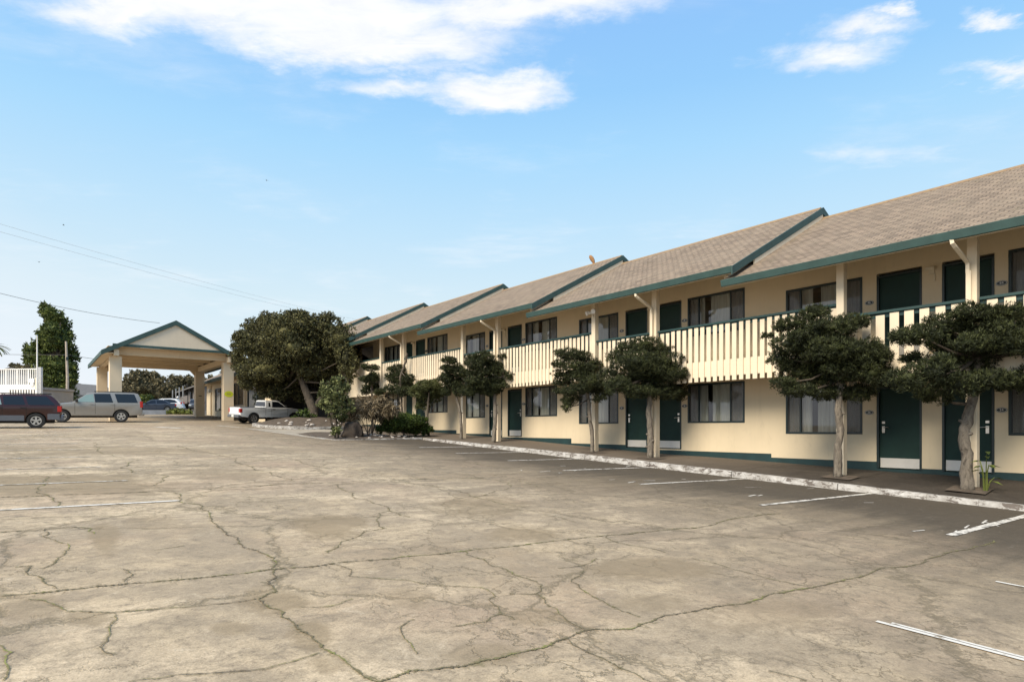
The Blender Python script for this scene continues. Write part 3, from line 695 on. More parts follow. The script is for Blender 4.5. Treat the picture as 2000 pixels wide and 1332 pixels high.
# rear wall, ends and slabs so that the block is solid
bk = MB()
for k in KS:
    f = Fk(k); bk.box(2*XR-XW-.2, 2*XR-XW, Y0(k), Y1(k), f-1, f+5.0)
bk.box(XW+.2, 2*XR-XW-.2, Y0(-1)+.02, Y0(-1)+.2, -2.3, 3.8); bk.box(XW+.2, 2*XR-XW-.2, Y1(NS-1)-.2, Y1(NS-1)-.02, 0, 5.8)
bk.build('rear_wall', 'cream', motel, MO)
fl = MB()
for k in KS: fl.box(XW+.45, 2*XR-XW-.2, Y0(k)+.02, Y1(k)-.02, Fk(k)+2.25, Fk(k)+2.6)
fl.build('upper_floor_slab', 'dark', motel, MO)
# balcony: slab, posts, railings, each bay a railing of its own
PA = lambda j: 7.2 + LU*j
PB = lambda j: 4.5 + LU*j
RZ = lambda j: 2.735 + .325*j
for j in range(0, 4):
    y0, y1 = PA(j-1)+.02, PA(j)-.02; z = RZ(j)
    sl = MB(); sl.box(XP+.03, XW-.004, y0, y1, z-1.32, z-1.12); sl.build('balcony_slab', 'creamlight', motel, MO)
    fb = MB(); fb.box(XP-.0, XP+.028, y0, y1, z-1.56, z-1.10); fb.build('balcony_fascia', 'creamlight', motel, MO)
    for s0, s1, ps in ((y0, PB(j)-.12, 'a'), (PB(j)+.12, y1-.09, 'b')):
        r = MB(); r.box(XP-.06, XP+.05, s0, s1, z-.06, z); r.box(XP-.0, XP+.03, s0, s1, z-.16, z-.062)
        ro = r.build('railing', 'rail', motel, MO, bevel=.006)
        st = MB(); pt, hw = (.305, .094) if j == 0 else (.212, .066); n = int((s1-s0)/pt); off = ((s1-s0)-n*pt)/2
        for i in range(n):
            c = s0+off+pt/2+i*pt+random.uniform(-.006, .006); w = hw+random.uniform(-.004, .004); dz = random.uniform(-.008, .008)
            st.box(XP-.032, XP-.008, c-w, c+w, z-1.70+dz, z-.075 - (.0 if random.random() > .25 else .03))
        st.build('railing_slats', 'creamlight', ro, MO, bevel=.003)
# solid parapet of the stair landing beyond the last bay
pp = MB(); pp.box(XP-.03, XP+.1, 32.7, 44.0, 1.9, 3.95); pp.build('parapet', 'creamlight', motel, MO)
pr = MB(); pr.box(XP-.07, XP+.13, 32.7, 44.0, 3.953, 4.01); pr.build('parapet_cap', 'rail', motel, MO)
ps = MB(); ps.box(XP+.1, XW, 32.7, 44, 2.4, 2.6); ps.build('landing_slab', 'creamlight', motel, MO)
for j in range(-1, 6):
    ya, yb = PA(j), PB(j)
    for y, kind in ((ya, 'A'), (yb, 'B')):
        if y > 42: continue
        k = max(-1, min(5, math.floor((y-1.3)/LU))); top = 4.05+.335*k+.529*(XP-XE)-.1
        p = MB(); w = .09
        z0 = walk(XP, y)-.05
        p.box(XP-w, XP+w, y-w, y+w, z0, top); p.build('post', 'creamlight', motel, MO, bevel=.012)
        if kind == 'B':
            d = MB(); yy = y+.045; xx = XP-.135
            g = 4.05+.335*k-.2
            d.tube([(XE-.03, yy+.10, g+.02), (XE-.03, yy+.09, g-.06), (XE+.05, yy+.07, g-.12), (xx-.06, yy+.01, g-.36), (xx-.02, yy, g-.42), (xx-.02, yy, g-.6)], .05, 4)
            d.tube([(xx-.02, yy, g-.55), (xx-.02, yy, z0+.15)], .06, 4)
            d.build('downspout', 'creamlight', motel, MO)
# wall lamps between upper doors, twin floodlight on the second unit's post
for k in range(0, 4):
    z = Fk(k)+2.8+1.93; y = 5.68+LU*k
    l = MB(); l.box(-.03, 0, -.06, .06, -.05, .06); l.prism([(-.16, .10), (-.02, .13), (-.02, .05), (-.16, .02)], -.10, .10)
    lo = l.build('wall_lamp', 'lamp', motel, bevel=.01); lo.location = Vector((XW, y, z))-motel.location
    b_ = MB(); b_.box(-.035, -.02, -.075, -.055, -.22, -.05); b_.build('lamp_cable', 'lamp', lo)
fl0 = Vector((XP-.10, 15.62, 3.52+.5)); m = MB(); m.tube([(.06, 0, -.25), (0, 0, -.12), (-.04, .02, 0)], .02, 6)
fo = m.build('floodlight', 'lamp', motel, smooth=True); fo.location = fl0 - motel.location
for dy, dz in ((.16, .03), (-.12, .06)):
    h = MB(); h.tube([(-.02, dy*.2, 0), (-.06, dy*.6, dz), (-.10, dy, dz), (-.17, dy*1.2, dz-.03)], [.02, .045, .07, .085], 12); h.build('lamp_head', 'white', fo, smooth=True)
# bird perched on the ridge of the third unit, one curved body
y = onx(1160, XR); zr = 4.05+.335*2+PITCH*(XR-XE)
v = MB(); v.tube([(XR, y, zr-.1), (XR, y+.01, zr+.06), (XR-.01, y+.05, zr+.16), (XR-.03, y+.11, zr+.27), (XR-.05, y+.17, zr+.36), (XR-.06, y+.20, zr+.40)], [.05, .055, .085, .095, .075, .035], 10, .1)
v.build('perched_bird', 'birdbrown', motel, MO, smooth=True)
# stair beside the lobby: dark recess behind it, stringer and treads
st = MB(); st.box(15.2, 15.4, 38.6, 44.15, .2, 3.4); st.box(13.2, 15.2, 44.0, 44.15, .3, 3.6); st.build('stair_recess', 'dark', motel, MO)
sg = MB(); zs = lambda y: 2.05 + (44.4-y)*.56
for i in range(14):
    y = 44.0-.33*i; sg.box(13.5, 14.7, y-.33, y, zs(y)-.05, zs(y))
sg.hexa([(13.4, 44.0, zs(44.)-.3), (13.47, 44.0, zs(44.)-.3), (13.47, 39.4, zs(39.4)-.3), (13.4, 39.4, zs(39.4)-.3)], [(13.4, 44.0, zs(44.)), (13.47, 44.0, zs(44.)), (13.47, 39.4, zs(39.4)), (13.4, 39.4, zs(39.4))])
sg.build('stairs', 'creamlight', motel, MO)
# ---------------------------------------------------------------- carport
def G2(x, y): return G(x, y)
YC0, YC1 = 49.5, 59.3; XL, XRt = 4.5, 11.55; XM = 8.0
cp = empty('carport', (XM, YC0, G(XM, YC0)), 'cream drive-through carport with green trimmed gable roof on four square columns', 'carport')
CO = tuple(cp.location)
for x, y in ((XL, YC0), (XRt, YC0), (XL, YC1), (XRt, YC1)):
    m = MB(); m.box(x-.35, x+.35, y-.35, y+.35, G(x, y)-.2, 4.80)
    c = m.build('column', 'carportcream', cp, CO, bevel=.015)
    if (x, y) == (XRt, YC0):
        s = MB(); s.prism([(.36*math.cos(t*math.pi/8)*(.85), .26*math.sin(t*math.pi/8)*.85) for t in range(16)], -.012, 0, 'y')
        so_ = s.build('oval_sign', 'yellow', c); so_.location = (x-XM, -.352, (YH-770)/F_*depth(x, y)-CO[2])
        s2 = MB(); s2.box(-.16, .16, -.018, -.013, .03, .06); s2.box(-.13, .13, -.018, -.013, -.05, -.02); s2.build('sign_lettering', 'ridge', so_)
    if (x, y) == (XRt, YC1):
        s = MB(); s.box(-.12, .12, -.02, 0, -.03, .03); o = s.build('small_dark_plate', 'frame', c); o.location = (x-XM, YC1-YC0-.352, (YH-773.5)/F_*depth(x, YC1)-CO[2])
for x in (XL, XRt): MB().box(x-.15, x+.15, 48.72, 60.3, 4.803, 5.22).build('side_beam', 'carportcream', cp, CO, bevel=.01)
for y in (YC0, YC1): MB().box(XL+.152, XRt-.152, y-.14, y+.14, 4.93, 5.40).build('cross_beam', 'carportcream', cp, CO, bevel=.01)
m = MB()
for x, s in ((XRt-.15, -1), (XL+.15, 1)):
    m.hexa([(x, YC1-.12, 4.30), (x, YC1+.12, 4.30), (x+s*.05, YC1+.12, 4.30), (x+s*.05, YC1-.12, 4.30)], [(x, YC1-.12, 4.93), (x, YC1+.12, 4.93), (x+s*.6, YC1+.12, 4.93), (x+s*.6, YC1-.12, 4.93)])
m.build('beam_haunch', 'carportcream', cp, CO)
m = MB()
for y in (52.0, 54.5, 57.0): m.box(XL+.152, XRt-.152, y-.1, y+.1, 5.20, 5.40)
m.build('ceiling_joist', 'carportcream', cp, CO)
ZE, ZP = 5.10, 7.42; XLe, XRe = 3.72, 12.28; SL = (ZP-ZE)/(XM-XLe)
m = MB(); m.prism([(XLe, ZE), (XM, ZP), (XRe, ZE), (XRe, ZE-.1), (XM, ZP-.1), (XLe, ZE-.1)], 48.6, 60.6); m.build('roof', 'roof', cp, CO)
m = MB(); d = .42
for y in (48.55, 60.6):
    m.hexa([(XLe-.08, y, ZE-d+.1), (XM, y, ZP-d+.14), (XM, y+.05, ZP-d+.14), (XLe-.08, y+.05, ZE-d+.1)], [(XLe-.08, y, ZE), (XM, y, ZP+.05), (XM, y+.05, ZP+.05), (XLe-.08, y+.05, ZE)])
    m.hexa([(XM, y, ZP-d+.14), (XRe+.08, y, ZE-d+.1), (XRe+.08, y+.05, ZE-d+.1), (XM, y+.05, ZP-d+.14)], [(XM, y, ZP+.05), (XRe+.08, y, ZE), (XRe+.08, y+.05, ZE), (XM, y+.05, ZP+.05)])
for x0, x1 in ((XLe-.09, XLe-.02), (XRe+.02, XRe+.09)): m.box(x0, x1, 48.6, 60.6, ZE-.28, ZE-.02)
m.build('fascia', 'teal', cp, CO)
zb = 5.42; m = MB(); m.box(XLe+.55, XRe-.55, 48.60, 48.66, zb, zb+.16); m.build('gable_bar', 'teal', cp, CO)
m = MB(); m.prism([(XLe+.72, zb+.10), (XRe-.72, zb+.10), (XM, ZP-.12)], 48.66, 48.74); m.build('gable_panel', 'gable', cp, CO)
m = MB(); m.box(XLe+.3, XRe-.3, 48.8, 60.5, 5.405, 5.43)
for x0, x1 in ((XLe-.0, XL-.15), (XRt+.15, XRe+.0)): m.box(x0+.02, x1-.02, 48.7, 60.55, ZE-.16, ZE-.12)
m.build('ceiling', 'carportcream', cp, CO)

# ---------------------------------------------------------------- lobby next to the carport
lb = empty('lobby_building', (13.2, 53, G(13, 53)), 'low cream lobby with green eave, large dark windows and slim posts behind the pickup', 'building'); LO = tuple(lb.location)
xw = 13.1; gz = lambda y: G(13, y)
holes = [(45.4, 50.1, gz(47)+1.1, 3.62), (51.2, 54.4, gz(52)+1.1, 3.62), (57.0, 60.6, gz(59)+.5, 3.5)]
m = MB(); rect_wall(m, xw, 44.2, 64, gz(44)-.3, 4.1, holes); m.box(xw+.16, 20, 44.2, 44.36, gz(44)-.3, 4.1); m.box(xw+.16, 20, 63.8, 64, gz(60)-.3, 4.1); m.box(19.8, 20, 44.36, 63.8, 1.0, 4.1)
m.build('wall', 'cream', lb, LO)
for a, b, z0, z1 in holes:
    f = MB(); t = .06
    f.box(xw-.01, xw+.12, a, a+t, z0, z1); f.box(xw-.01, xw+.12, b-t, b, z0, z1); f.box(xw-.01, xw+.12, a+t, b-t, z0, z0+t); f.box(xw-.01, xw+.12, a+t, b-t, z1-t, z1); f.box(xw+.02, xw+.09, (a+b)/2-.03, (a+b)/2+.03, z0+t, z1-t)
    w = f.build('window', 'frame', lb, LO)
    g = MB(); g.add([(xw+.05, a+t, z0+t), (xw+.05, b-t, z0+t), (xw+.05, b-t, z1-t), (xw+.05, a+t, z1-t)], [(0, 1, 2, 3)]); g.build('window_pane', 'pane', w, LO)
    c_ = MB(); n = int((b-a)/.03)
    top = [(xw+.20+.04*math.sin(i*.9), a+.05+(b-a-.1)*i/n) for i in range(n+1)]
    if a < 56: c_.add([(x, y, z0-.05) for x, y in top]+[(x, y, z1+.1) for x, y in top], [(i, i+1, n+2+i, n+1+i) for i in range(n)]); c_.build('blind', 'roomwall', w, LO)
m = MB(); m.box(xw+.5, xw+.6, 44.4, 63.7, gz(48), 4.0); m.build('lobby_interior', 'roomwall', lb, LO)
m = MB(); XQ = 12.25; zr2 = 4.12 + .5*(17-XQ)
m.prism([(XQ, 4.12), (17, zr2), (21.5, 4.12), (21.5, 4.02), (17, zr2-.1), (XQ, 4.02)], 42.6, 64.6); m.build('roof', 'roof', lb, LO)
m = MB(); m.box(XQ-.08, XQ-.01, 42.55, 64.6, 3.90, 4.13); m.hexa([(XQ-.08, 42.5, 3.86), (17, 42.5, zr2-.28), (17, 42.57, zr2-.28), (XQ-.08, 42.57, 3.86)], [(XQ-.08, 42.5, 4.14), (17, 42.5, zr2+.02), (17, 42.57, zr2+.02), (XQ-.08, 42.57, 4.14)]); m.build('fascia', 'teal', lb, LO)
m = MB(); m.box(XQ, xw, 42.6, 64.5, 3.93, 3.97); m.box(xw, 20, 42.7, 44.2, 3.93, 3.97); m.build('soffit', 'soffit', lb, LO)
for y in (45.05, 50.65, 55.3, 62):
    m = MB(); m.box(xw-.12, xw-.012, y-.1, y+.1, gz(y)-.1, 3.93); m.build('post', 'creamlight', lb, LO)
m = MB(); m.tube([(XQ+.5, 61, 3.9), (XQ+.5, 61, 3.5)], .02, 6); m.disc((XQ+.5, 61, 3.35), 0, .16, -.12, .12, 12); m.build('hanging_lamp', 'white', lb, LO, smooth=True)

# ---------------------------------------------------------------- vehicles
def arc(cx, cz, r, a0, a1, n=10): return [(cx+r*math.cos(math.radians(a0+(a1-a0)*i/n)), cz+r*math.sin(math.radians(a0+(a1-a0)*i/n))) for i in range(n+1)]
def wheel(parent, x, y, r, w, rim='alloy', spokes=5):
    s = 1 if y > 0 else -1
    m = MB(); m.disc((0, 0, 0), r*.60, r, -w/2, w/2, 28); t = m.build('wheel', 'black', parent, bevel=.025, smooth=True); t.location = (x, y, r)
    q = MB(); q.disc((0, 0, 0), r*.50, r*.63, -w*.36, w*.40, 28)
    q.disc((0, 0, 0), 0.001, r*.15, -w*.1, w*.36, 14); q.disc((0, 0, 0), .001, r*.5, -w*.36, -w*.26, 20)
    for i in range(spokes):
        a = 2*math.pi*i/spokes+.3; ca, sa = math.cos(a), math.sin(a)
        pr = [(.10*r, -.085*r), (.54*r, -.13*r), (.54*r, .13*r), (.10*r, .085*r)]
        P_ = [(u*ca-v*sa, u*sa+v*ca) for u, v in pr]
        q.hexa([(a_, -.02+w*.20, b_) for a_, b_ in P_], [(a_, w*.34, b_) for a_, b_ in P_])
    o = q.build('rim', rim, t, smooth=True, angle=30)
    if s < 0: o.rotation_euler = (0, 0, math.pi)
    k = MB(); k.disc((0, 0, 0), .001, r*.58, -.01, .01, 20); b = k.build('brake_shadow_disc', 'dark', t); b.location = (0, s*w*.12, 0)
    return t
def body_outline(S):
    L2 = S['L']/2; xf, xr, ra, rw, zb = S['xf'], S['xr'], S['ra'], S['rw'], S['zb']
    rear = list(S['rear']); top = list(S['top']); front = list(S['front'])
    lo = [(-L2+.12, zb+.06)]
    d = math.degrees(math.asin(max(-1, min(1, (zb-rw)/ra))))
    lo += arc(xr, rw, ra, 180-d, d)
    lo += arc(xf, rw, ra, 180-d, d)
    return rear + lo + front + top
def vehicle(name, label, cat, x, y, heading, S, group=None):
    """local +x = forward, y = left, z = up"""
    V = empty(name, (x, y, G(x, y)), label, cat, group); V.rotation_euler = (0, 0, heading)
    # settle on the slope
    W2, L = S['W']/2, S['L']; fx = Vector((math.cos(heading), math.sin(heading))); ly = Vector((-fx.y, fx.x))
    g = lambda a, b: G(x+fx.x*a+ly.x*b, y+fx.y*a+ly.y*b)
    pitch = -math.atan2(g(1.4, 0)-g(-1.4, 0), 2.8); roll = math.atan2(g(0, .8)-g(0, -.8), 1.6)
    V.rotation_euler = (roll, pitch, heading); V.location.z = (g(1.4, 0)+g(-1.4, 0))/2
    poly = body_outline(S)
    m = MB(); n = len(poly); ins = .05
    zmid = S.get('zcl', .7)
    layers = []
    for yy, sh in ((-W2+.07, 0), (-W2, 1), (W2, 1), (W2-.07, 0)):
        pass
    cxx = 0
    def shrink(p, k): return (p[0]*(1-k/ (L/2)*.5) if abs(p[0]) > L/2-.35 else p[0], p[1]-(.035*k/.07 if p[1] > S['belt']-.12 else 0))
    vs = [(a, -W2+.09, b) for a, b in poly] + [(*(lambda q: (q[0], -W2, q[1]))(shrink((a, b), .07)),) for a, b in poly] + [(*(lambda q: (q[0], W2, q[1]))(shrink((a, b), .07)),) for a, b in poly] + [(a, W2-.09, b) for a, b in poly]
    fs = []
    # side skins, then rounded shoulders, then the belly/top between the two inner outlines
    fs += [tuple(n+i for i in range(n)), tuple(2*n+i for i in range(n))[::-1]]
    for i in range(n):
        j = (i+1) % n
        fs += [(i, n+i, n+j, j), (2*n+i, 3*n+i, 3*n+j, 2*n+j), (3*n+i, i, j, 3*n+j)]
    m.add(vs, fs); b = m.build('body', S['paint'], V, bevel=.022, smooth=True, angle=40)
    # dark wheel housings
    k = MB()
    for xx in (S['xf'], S['xr']): k.box(xx-S['ra']-.02, xx+S['ra']+.02, -W2+.16, W2-.16, S['rw']-.05, S['rw']+S['ra']+.03)
    k.box(-L/2+.3, L/2-.3, -W2+.2, W2-.2, S['zb']-.12, S['zb']+.12); k.build('underbody', 'dark', V)
    # greenhouse
    gh = S['gh']; zr = max(p[1] for p in gh); zb_ = S['belt']-.03; tum = S.get('tum', .15)
    yy = lambda z: W2-.045 - tum*(max(0, z-zb_)/(zr-zb_))
    m = MB(); n = len(gh)
    m.add([(a, -yy(c), c) for a, c in gh]+[(a, yy(c), c) for a, c in gh], [tuple(range(n)), tuple(range(2*n-1, n-1, -1))]+[(i, i+n, (i+1) % n+n, (i+1) % n) for i in range(n)])
    m.build('cabin', S.get('roofpaint', S['paint']), V, bevel=.03, smooth=True, angle=40)
    for s in (-1, 1):
        for i, (poly_, mt) in enumerate(S['win']):
            m = MB(); P_ = [(a, s*(yy(c)+.006), c) for a, c in poly_]; Q = [(a, s*(yy(c)-.02), c) for a, c in poly_]; q = len(P_)
            m.add(P_+Q, [tuple(range(q)), tuple(range(2*q-1, q-1, -1))]+[(i_, i_+q, (i_+1) % q+q, (i_+1) % q) for i_ in range(q)])
            m.build('side_window', mt, V)
    # windscreen and rear glass
    for nm, (p0, p1) in (('windscreen', S['ws']), ('rear_window', S['rg'])):
        dx, dz = p1[0]-p0[0], p1[1]-p0[1]; l = math.hypot(dx, dz); nx, nz = (dz/l, -dx/l)
        if (nx > 0) != (nm == 'windscreen'): nx, nz = -nx, -nz
        m = MB(); o = .008
        A_ = [(p0[0]+dx*.08+nx*o, -yy(p0[1])+.07, p0[1]+dz*.08+nz*o), (p0[0]+dx*.08+nx*o, yy(p0[1])-.07, p0[1]+dz*.08+nz*o), (p0[0]+dx*.9+nx*o, yy(p1[1])-.07, p0[1]+dz*.9+nz*o), (p0[0]+dx*.9+nx*o, -yy(p1[1])+.07, p0[1]+dz*.9+nz*o)]
        m.add(A_+[(a-nx*.03, b_, c-nz*.03) for a, b_, c in A_], [(0, 1, 2, 3), (7, 6, 5, 4), (0, 4, 5, 1), (1, 5, 6, 2), (2, 6, 7, 3), (3, 7, 4, 0)]); m.build(nm, 'carglass', V)
    for xx in (S['xf'], S['xr']):
        for s in (-1, 1): wheel(V, xx, s*(W2-.13), S['rw'], .24, S.get('rim', 'alloy'))
    # lower cladding
    if 'clad' in S:
        for s in (-1, 1):
            for (a, b_, c, d_) in S['clad']:
                m = MB(); m.box(a, b_, min(s*(W2-.02), s*(W2+.018)), max(s*(W2-.02), s*(W2+.018)), c, d_); m.build('side_cladding', S['cladpaint'], V, bevel=.008)
    fb, rb = S['fb'], S['rb']
    m = MB(); m.box(L/2-.18, L/2+.06, -W2+.04, W2-.04, fb[0], fb[1]); m.build('front_bumper', S.get('bumper', 'greyclad'), V, bevel=.05, smooth=True)
    m = MB(); m.box(-L/2-.09, -L/2+.2, -W2+.02, W2-.02, rb[0], rb[1]); m.build('rear_bumper', S.get('bumper', 'greyclad'), V, bevel=.05, smooth=True)
    for s in (-1, 1):
        z0, z1 = S['tl']; m = MB(); x0 = S.get('tlx', -L/2)
        m.box(x0-.012, x0+.15, min(s*(W2-.17), s*(W2+.012)), max(s*(W2-.17), s*(W2+.012)), z0, z1); m.build('tail_light', 'red', V, bevel=.015)
        z0, z1 = S['hl']; m = MB(); m.box(L/2-.20, L/2+.012, min(s*(W2-.32), s*(W2+.006)), max(s*(W2-.32), s*(W2+.006)), z0, z1); m.build('headlight', 'clearlens', V, bevel=.02)
        m = MB(); mx_, mz = S['mir']; m.box(mx_-.07, mx_+.07, min(s*(W2-.02), s*(W2+.2)), max(s*(W2-.02), s*(W2+.2)), mz-.08, mz+.09); m.build('wing_mirror', 'black', V, bevel=.03, smooth=True)
        for hx in S['handles']:
            m = MB(); m.box(hx-.1, hx+.1, min(s*(W2+.004), s*(W2+.03)), max(s*(W2+.004), s*(W2+.03)), S['belt']-.13, S['belt']-.09); m.build('door_handle', S.get('handlemat', 'black'), V, bevel=.006)
        m = MB()
        for sx in S['seams']: m.box(sx-.007, sx+.007, min(s*(W2-.01), s*(W2+.0035)), max(s*(W2-.01), s*(W2+.0035)), S['zb']+.12, S['belt']-.05)
        m.build('door_seams', 'dark', V)
        if S.get('rack'):
            m = MB(); a, b_ = S['rack']; m.tube([(a, s*(W2-.32), zr-.02), (a+.1, s*(W2-.32), zr+.03), (b_-.1, s*(W2-.32), zr+.03), (b_, s*(W2-.32), zr)], .02, 6); m.build('roof_rail', 'black', V)
    m = MB(); m.box(-L/2-.10, -L/2-.085, -.16, .16, rb[0]+.03, rb[0]+.18); m.build('licence_plate', 'plate', V)
    return V
EXP = dict(L=5.2, W=2.0, xf=1.62, xr=-1.42, ra=.46, rw=.385, zb=.42, belt=1.24, paint='silver', bumper='silver',
    rear=[(-2.55, 1.22), (-2.58, .9), (-2.6, .6)], front=[(2.55, .45), (2.6, .62), (2.58, .85), (2.52, 1.0)], top=[(2.40, 1.08), (1.7, 1.17), (1.15, 1.235), (.9, 1.24), (-2.4, 1.25)],
    gh=[(1.22, 1.20), (.95, 1.34), (.35, 1.80), (.1, 1.86), (-.8, 1.90), (-2.1, 1.88), (-2.35, 1.83), (-2.50, 1.5), (-2.55, 1.2)], tum=.17,
    win=[([(.93, 1.27), (.42, 1.70), (.05, 1.76), (-.02, 1.27)], 'carglasslight'), ([(-.06, 1.25), (.0, 1.785), (-.84, 1.80), (-1.0, 1.25)], 'carglass'), ([(-1.24, 1.25), (-1.08, 1.80), (-2.14, 1.79), (-2.34, 1.25)], 'carglass')],
    ws=((1.10, 1.26), (.36, 1.80)), rg=((-2.54, 1.26), (-2.37, 1.80)), fb=(.42, .68), rb=(.42, .66), tl=(.95, 1.34), tlx=-2.60, hl=(.80, 1.0), mir=(.88, 1.33), handles=(.12, -.98), seams=(.98, -.06, -1.08), handlemat='silver', rack=(-.1, -2.1))
JEEP = dict(L=4.55, W=1.8, xf=1.42, xr=-1.27, ra=.42, rw=.365, zb=.36, belt=1.10, paint='maroon', bumper='greyclad',
    rear=[(-2.22, 1.08), (-2.26, .8), (-2.27, .55)], front=[(2.22, .42), (2.27, .6), (2.24, .8), (2.2, .92)], top=[(2.1, .98), (1.4, 1.04), (.98, 1.09), (-2.1, 1.12)],
    gh=[(1.02, 1.06), (.78, 1.18), (.28, 1.56), (.0, 1.62), (-.8, 1.64), (-1.70, 1.63), (-1.88, 1.58), (-2.14, 1.30), (-2.24, 1.06)], tum=.16,
    win=[([(.76, 1.13), (.32, 1.48), (.1, 1.52), (.02, 1.13)], 'carglasslight'), ([(-.06, 1.13), (-.02, 1.53), (-.74, 1.55), (-.86, 1.13)], 'carglass'), ([(-.98, 1.13), (-.86, 1.55), (-1.68, 1.54), (-2.02, 1.13)], 'carglass')],
    ws=((.94, 1.12), (.29, 1.56)), rg=((-2.22, 1.14), (-1.93, 1.54)), fb=(.38, .62), rb=(.36, .64), tl=(.80, 1.08), tlx=-2.26, hl=(.70, .88), mir=(.72, 1.18), handles=(.1, -.78), seams=(.82, .0, -.9), rack=(0, -1.75),
    clad=[(-.82, .96, .36, .62), (-2.2, -1.72, .42, .70)], cladpaint='greyclad')
RANGER = dict(L=4.75, W=1.74, xf=1.42, xr=-1.42, ra=.40, rw=.36, zb=.42, belt=1.06, paint='whitecar', bumper='greyclad', rim='alloy',
    rear=[(-2.33, 1.06), (-2.35, .8), (-2.36, .55)], front=[(2.33, .45), (2.37, .62), (2.33, .85)], top=[(2.25, .95), (1.6, 1.02), (1.05, 1.06), (-2.33, 1.07)],
    gh=[(1.10, 1.03), (.92, 1.10), (.40, 1.50), (.20, 1.56), (-.42, 1.57), (-.55, 1.53), (-.60, 1.03)], tum=.16,
    win=[([(.84, 1.09), (.36, 1.45), (.14, 1.48), (-.10, 1.48), (-.14, 1.09)], 'carglass'), ([(-.26, 1.14), (-.26, 1.42), (-.36, 1.42), (-.38, 1.14)], 'carglass')],
    ws=((1.0, 1.08), (.42, 1.50)), rg=((-.60, 1.12), (-.56, 1.50)), fb=(.42, .64), rb=(.40, .60), tl=(.74, 1.0), tlx=-2.35, hl=(.70, .88), mir=(.80, 1.15), handles=(-.05,), seams=(.95, -.2, -.62))
def head(dx, dy): return math.atan2(dy, dx)
# nose-in row on the far left: tails towards the motel
vehicle('parked_suv', 'pewter silver SUV parked behind the dark red one, with black roof rails', 'suv', 3.2, 47.5, head(-1, .08), EXP)
vehicle('parked_suv', 'dark maroon SUV with grey lower cladding, cut by the left edge of the photo', 'suv', -1.02, 38.9, head(-1, .05), JEEP)
pk = vehicle('pickup_truck', 'white single cab pickup beside the carport column, nose behind the big tree', 'pickup', 13.0-.0, 44.4, head(1, .17), RANGER)
# bed: dark opening between the bed sides plus tailgate detail
m = MB(); m.box(-2.24, -.68, -.74, .74, 1.066, 1.075); m.build('bed_liner', 'greyclad', pk)
m = MB(); m.box(-2.372, -2.36, -.66, .66, .64, 1.0); m.build('tailgate', 'whitecar', pk, bevel=.004)
m = MB(); m.box(-2.36, -.62, -.87, -.80, 1.068, 1.10); m.box(-2.36, -.62, .80, .87, 1.068, 1.10); m.build('bed_rail', 'greyclad', pk, bevel=.008)
m = MB(); m.box(-.88, -.66, -.35, .1, 1.1, 1.5); m.box(-2.2, -1.7, -.6, .3, 1.08, 1.2)
box_ = MB(); box_.box(-.3, .3, -.25, .25, 0, .2)
SEDAN = dict(L=4.6, W=1.78, xf=1.40, xr=-1.35, ra=.36, rw=.32, zb=.28, belt=.92, paint='bluecar', bumper='bluecar',
    rear=[(-2.2, .95), (-2.28, .7), (-2.3, .45)], front=[(2.25, .35), (2.3, .5), (2.26, .65)], top=[(2.1, .74), (1.2, .88), (.9, .92), (-1.6, .98), (-2.1, .98)],
    gh=[(1.1, .88), (.3, 1.35), (0, 1.42), (-.7, 1.42), (-1.1, 1.34), (-1.8, .94)], tum=.2,
    win=[([(.85, .95), (.22, 1.31), (-.2, 1.35), (-.22, .95)], 'carglass'), ([(-.3, .95), (-.28, 1.35), (-.75, 1.35), (-1.1, 1.27), (-1.5, .98)], 'carglass')],
    ws=((1.02, .93), (.3, 1.35)), rg=((-1.72, .99), (-1.1, 1.34)), fb=(.3, .5), rb=(.32, .55), tl=(.68, .88), tlx=-2.28, hl=(.55, .7), mir=(.75, .98), handles=(-.1, -1.1), seams=(.8, -.25, -1.2))
CROSS = dict(EXP); CROSS.update(L=4.7, W=1.85, xf=1.42, xr=-1.35, paint='whitecar', bumper='whitecar', zb=.32, belt=1.0, rw=.35, ra=.4,
    rear=[(-2.25, 1.02), (-2.33, .8), (-2.35, .5)], front=[(2.3, .4), (2.35, .55), (2.3, .75)], top=[(2.2, .85), (1.3, .97), (-2.1, 1.03)],
    gh=[(1.15, .96), (.3, 1.5), (0, 1.58), (-1.0, 1.6), (-1.7, 1.52), (-2.2, 1.0)],
    win=[([(.85, 1.04), (.25, 1.42), (-.2, 1.49), (-.22, 1.04)], 'carglass'), ([(-.3, 1.04), (-.28, 1.49), (-1.0, 1.5), (-1.5, 1.4), (-1.85, 1.06)], 'carglass')],
    ws=((1.08, 1.0), (.3, 1.5)), rg=((-2.15, 1.04), (-1.72, 1.5)), fb=(.35, .6), rb=(.35, .6), tl=(.9, 1.15), tlx=-2.3, hl=(.65, .82), mir=(.8, 1.08), handles=(-.1, -1.1), seams=(.85, -.25, -1.3))
p = at(318, 800, 78); vehicle('parked_crossover', 'small looking white crossover far off seen between the carport columns', 'suv', p.x, p.y, head(-1, .35), CROSS)
p = at(300, 806, 72); vehicle('parked_sedan', 'dark blue sedan in front of the white crossover beyond the carport', 'car', p.x, p.y, head(-1, .1), SEDAN)
DK = dict(CROSS); DK.update(paint='darkcar', bumper='darkcar')
p = at(384, 803, 88); vehicle('parked_crossover', 'charcoal crossover beside the far rear carport column', 'suv', p.x, p.y, head(-.2, -1), DK)
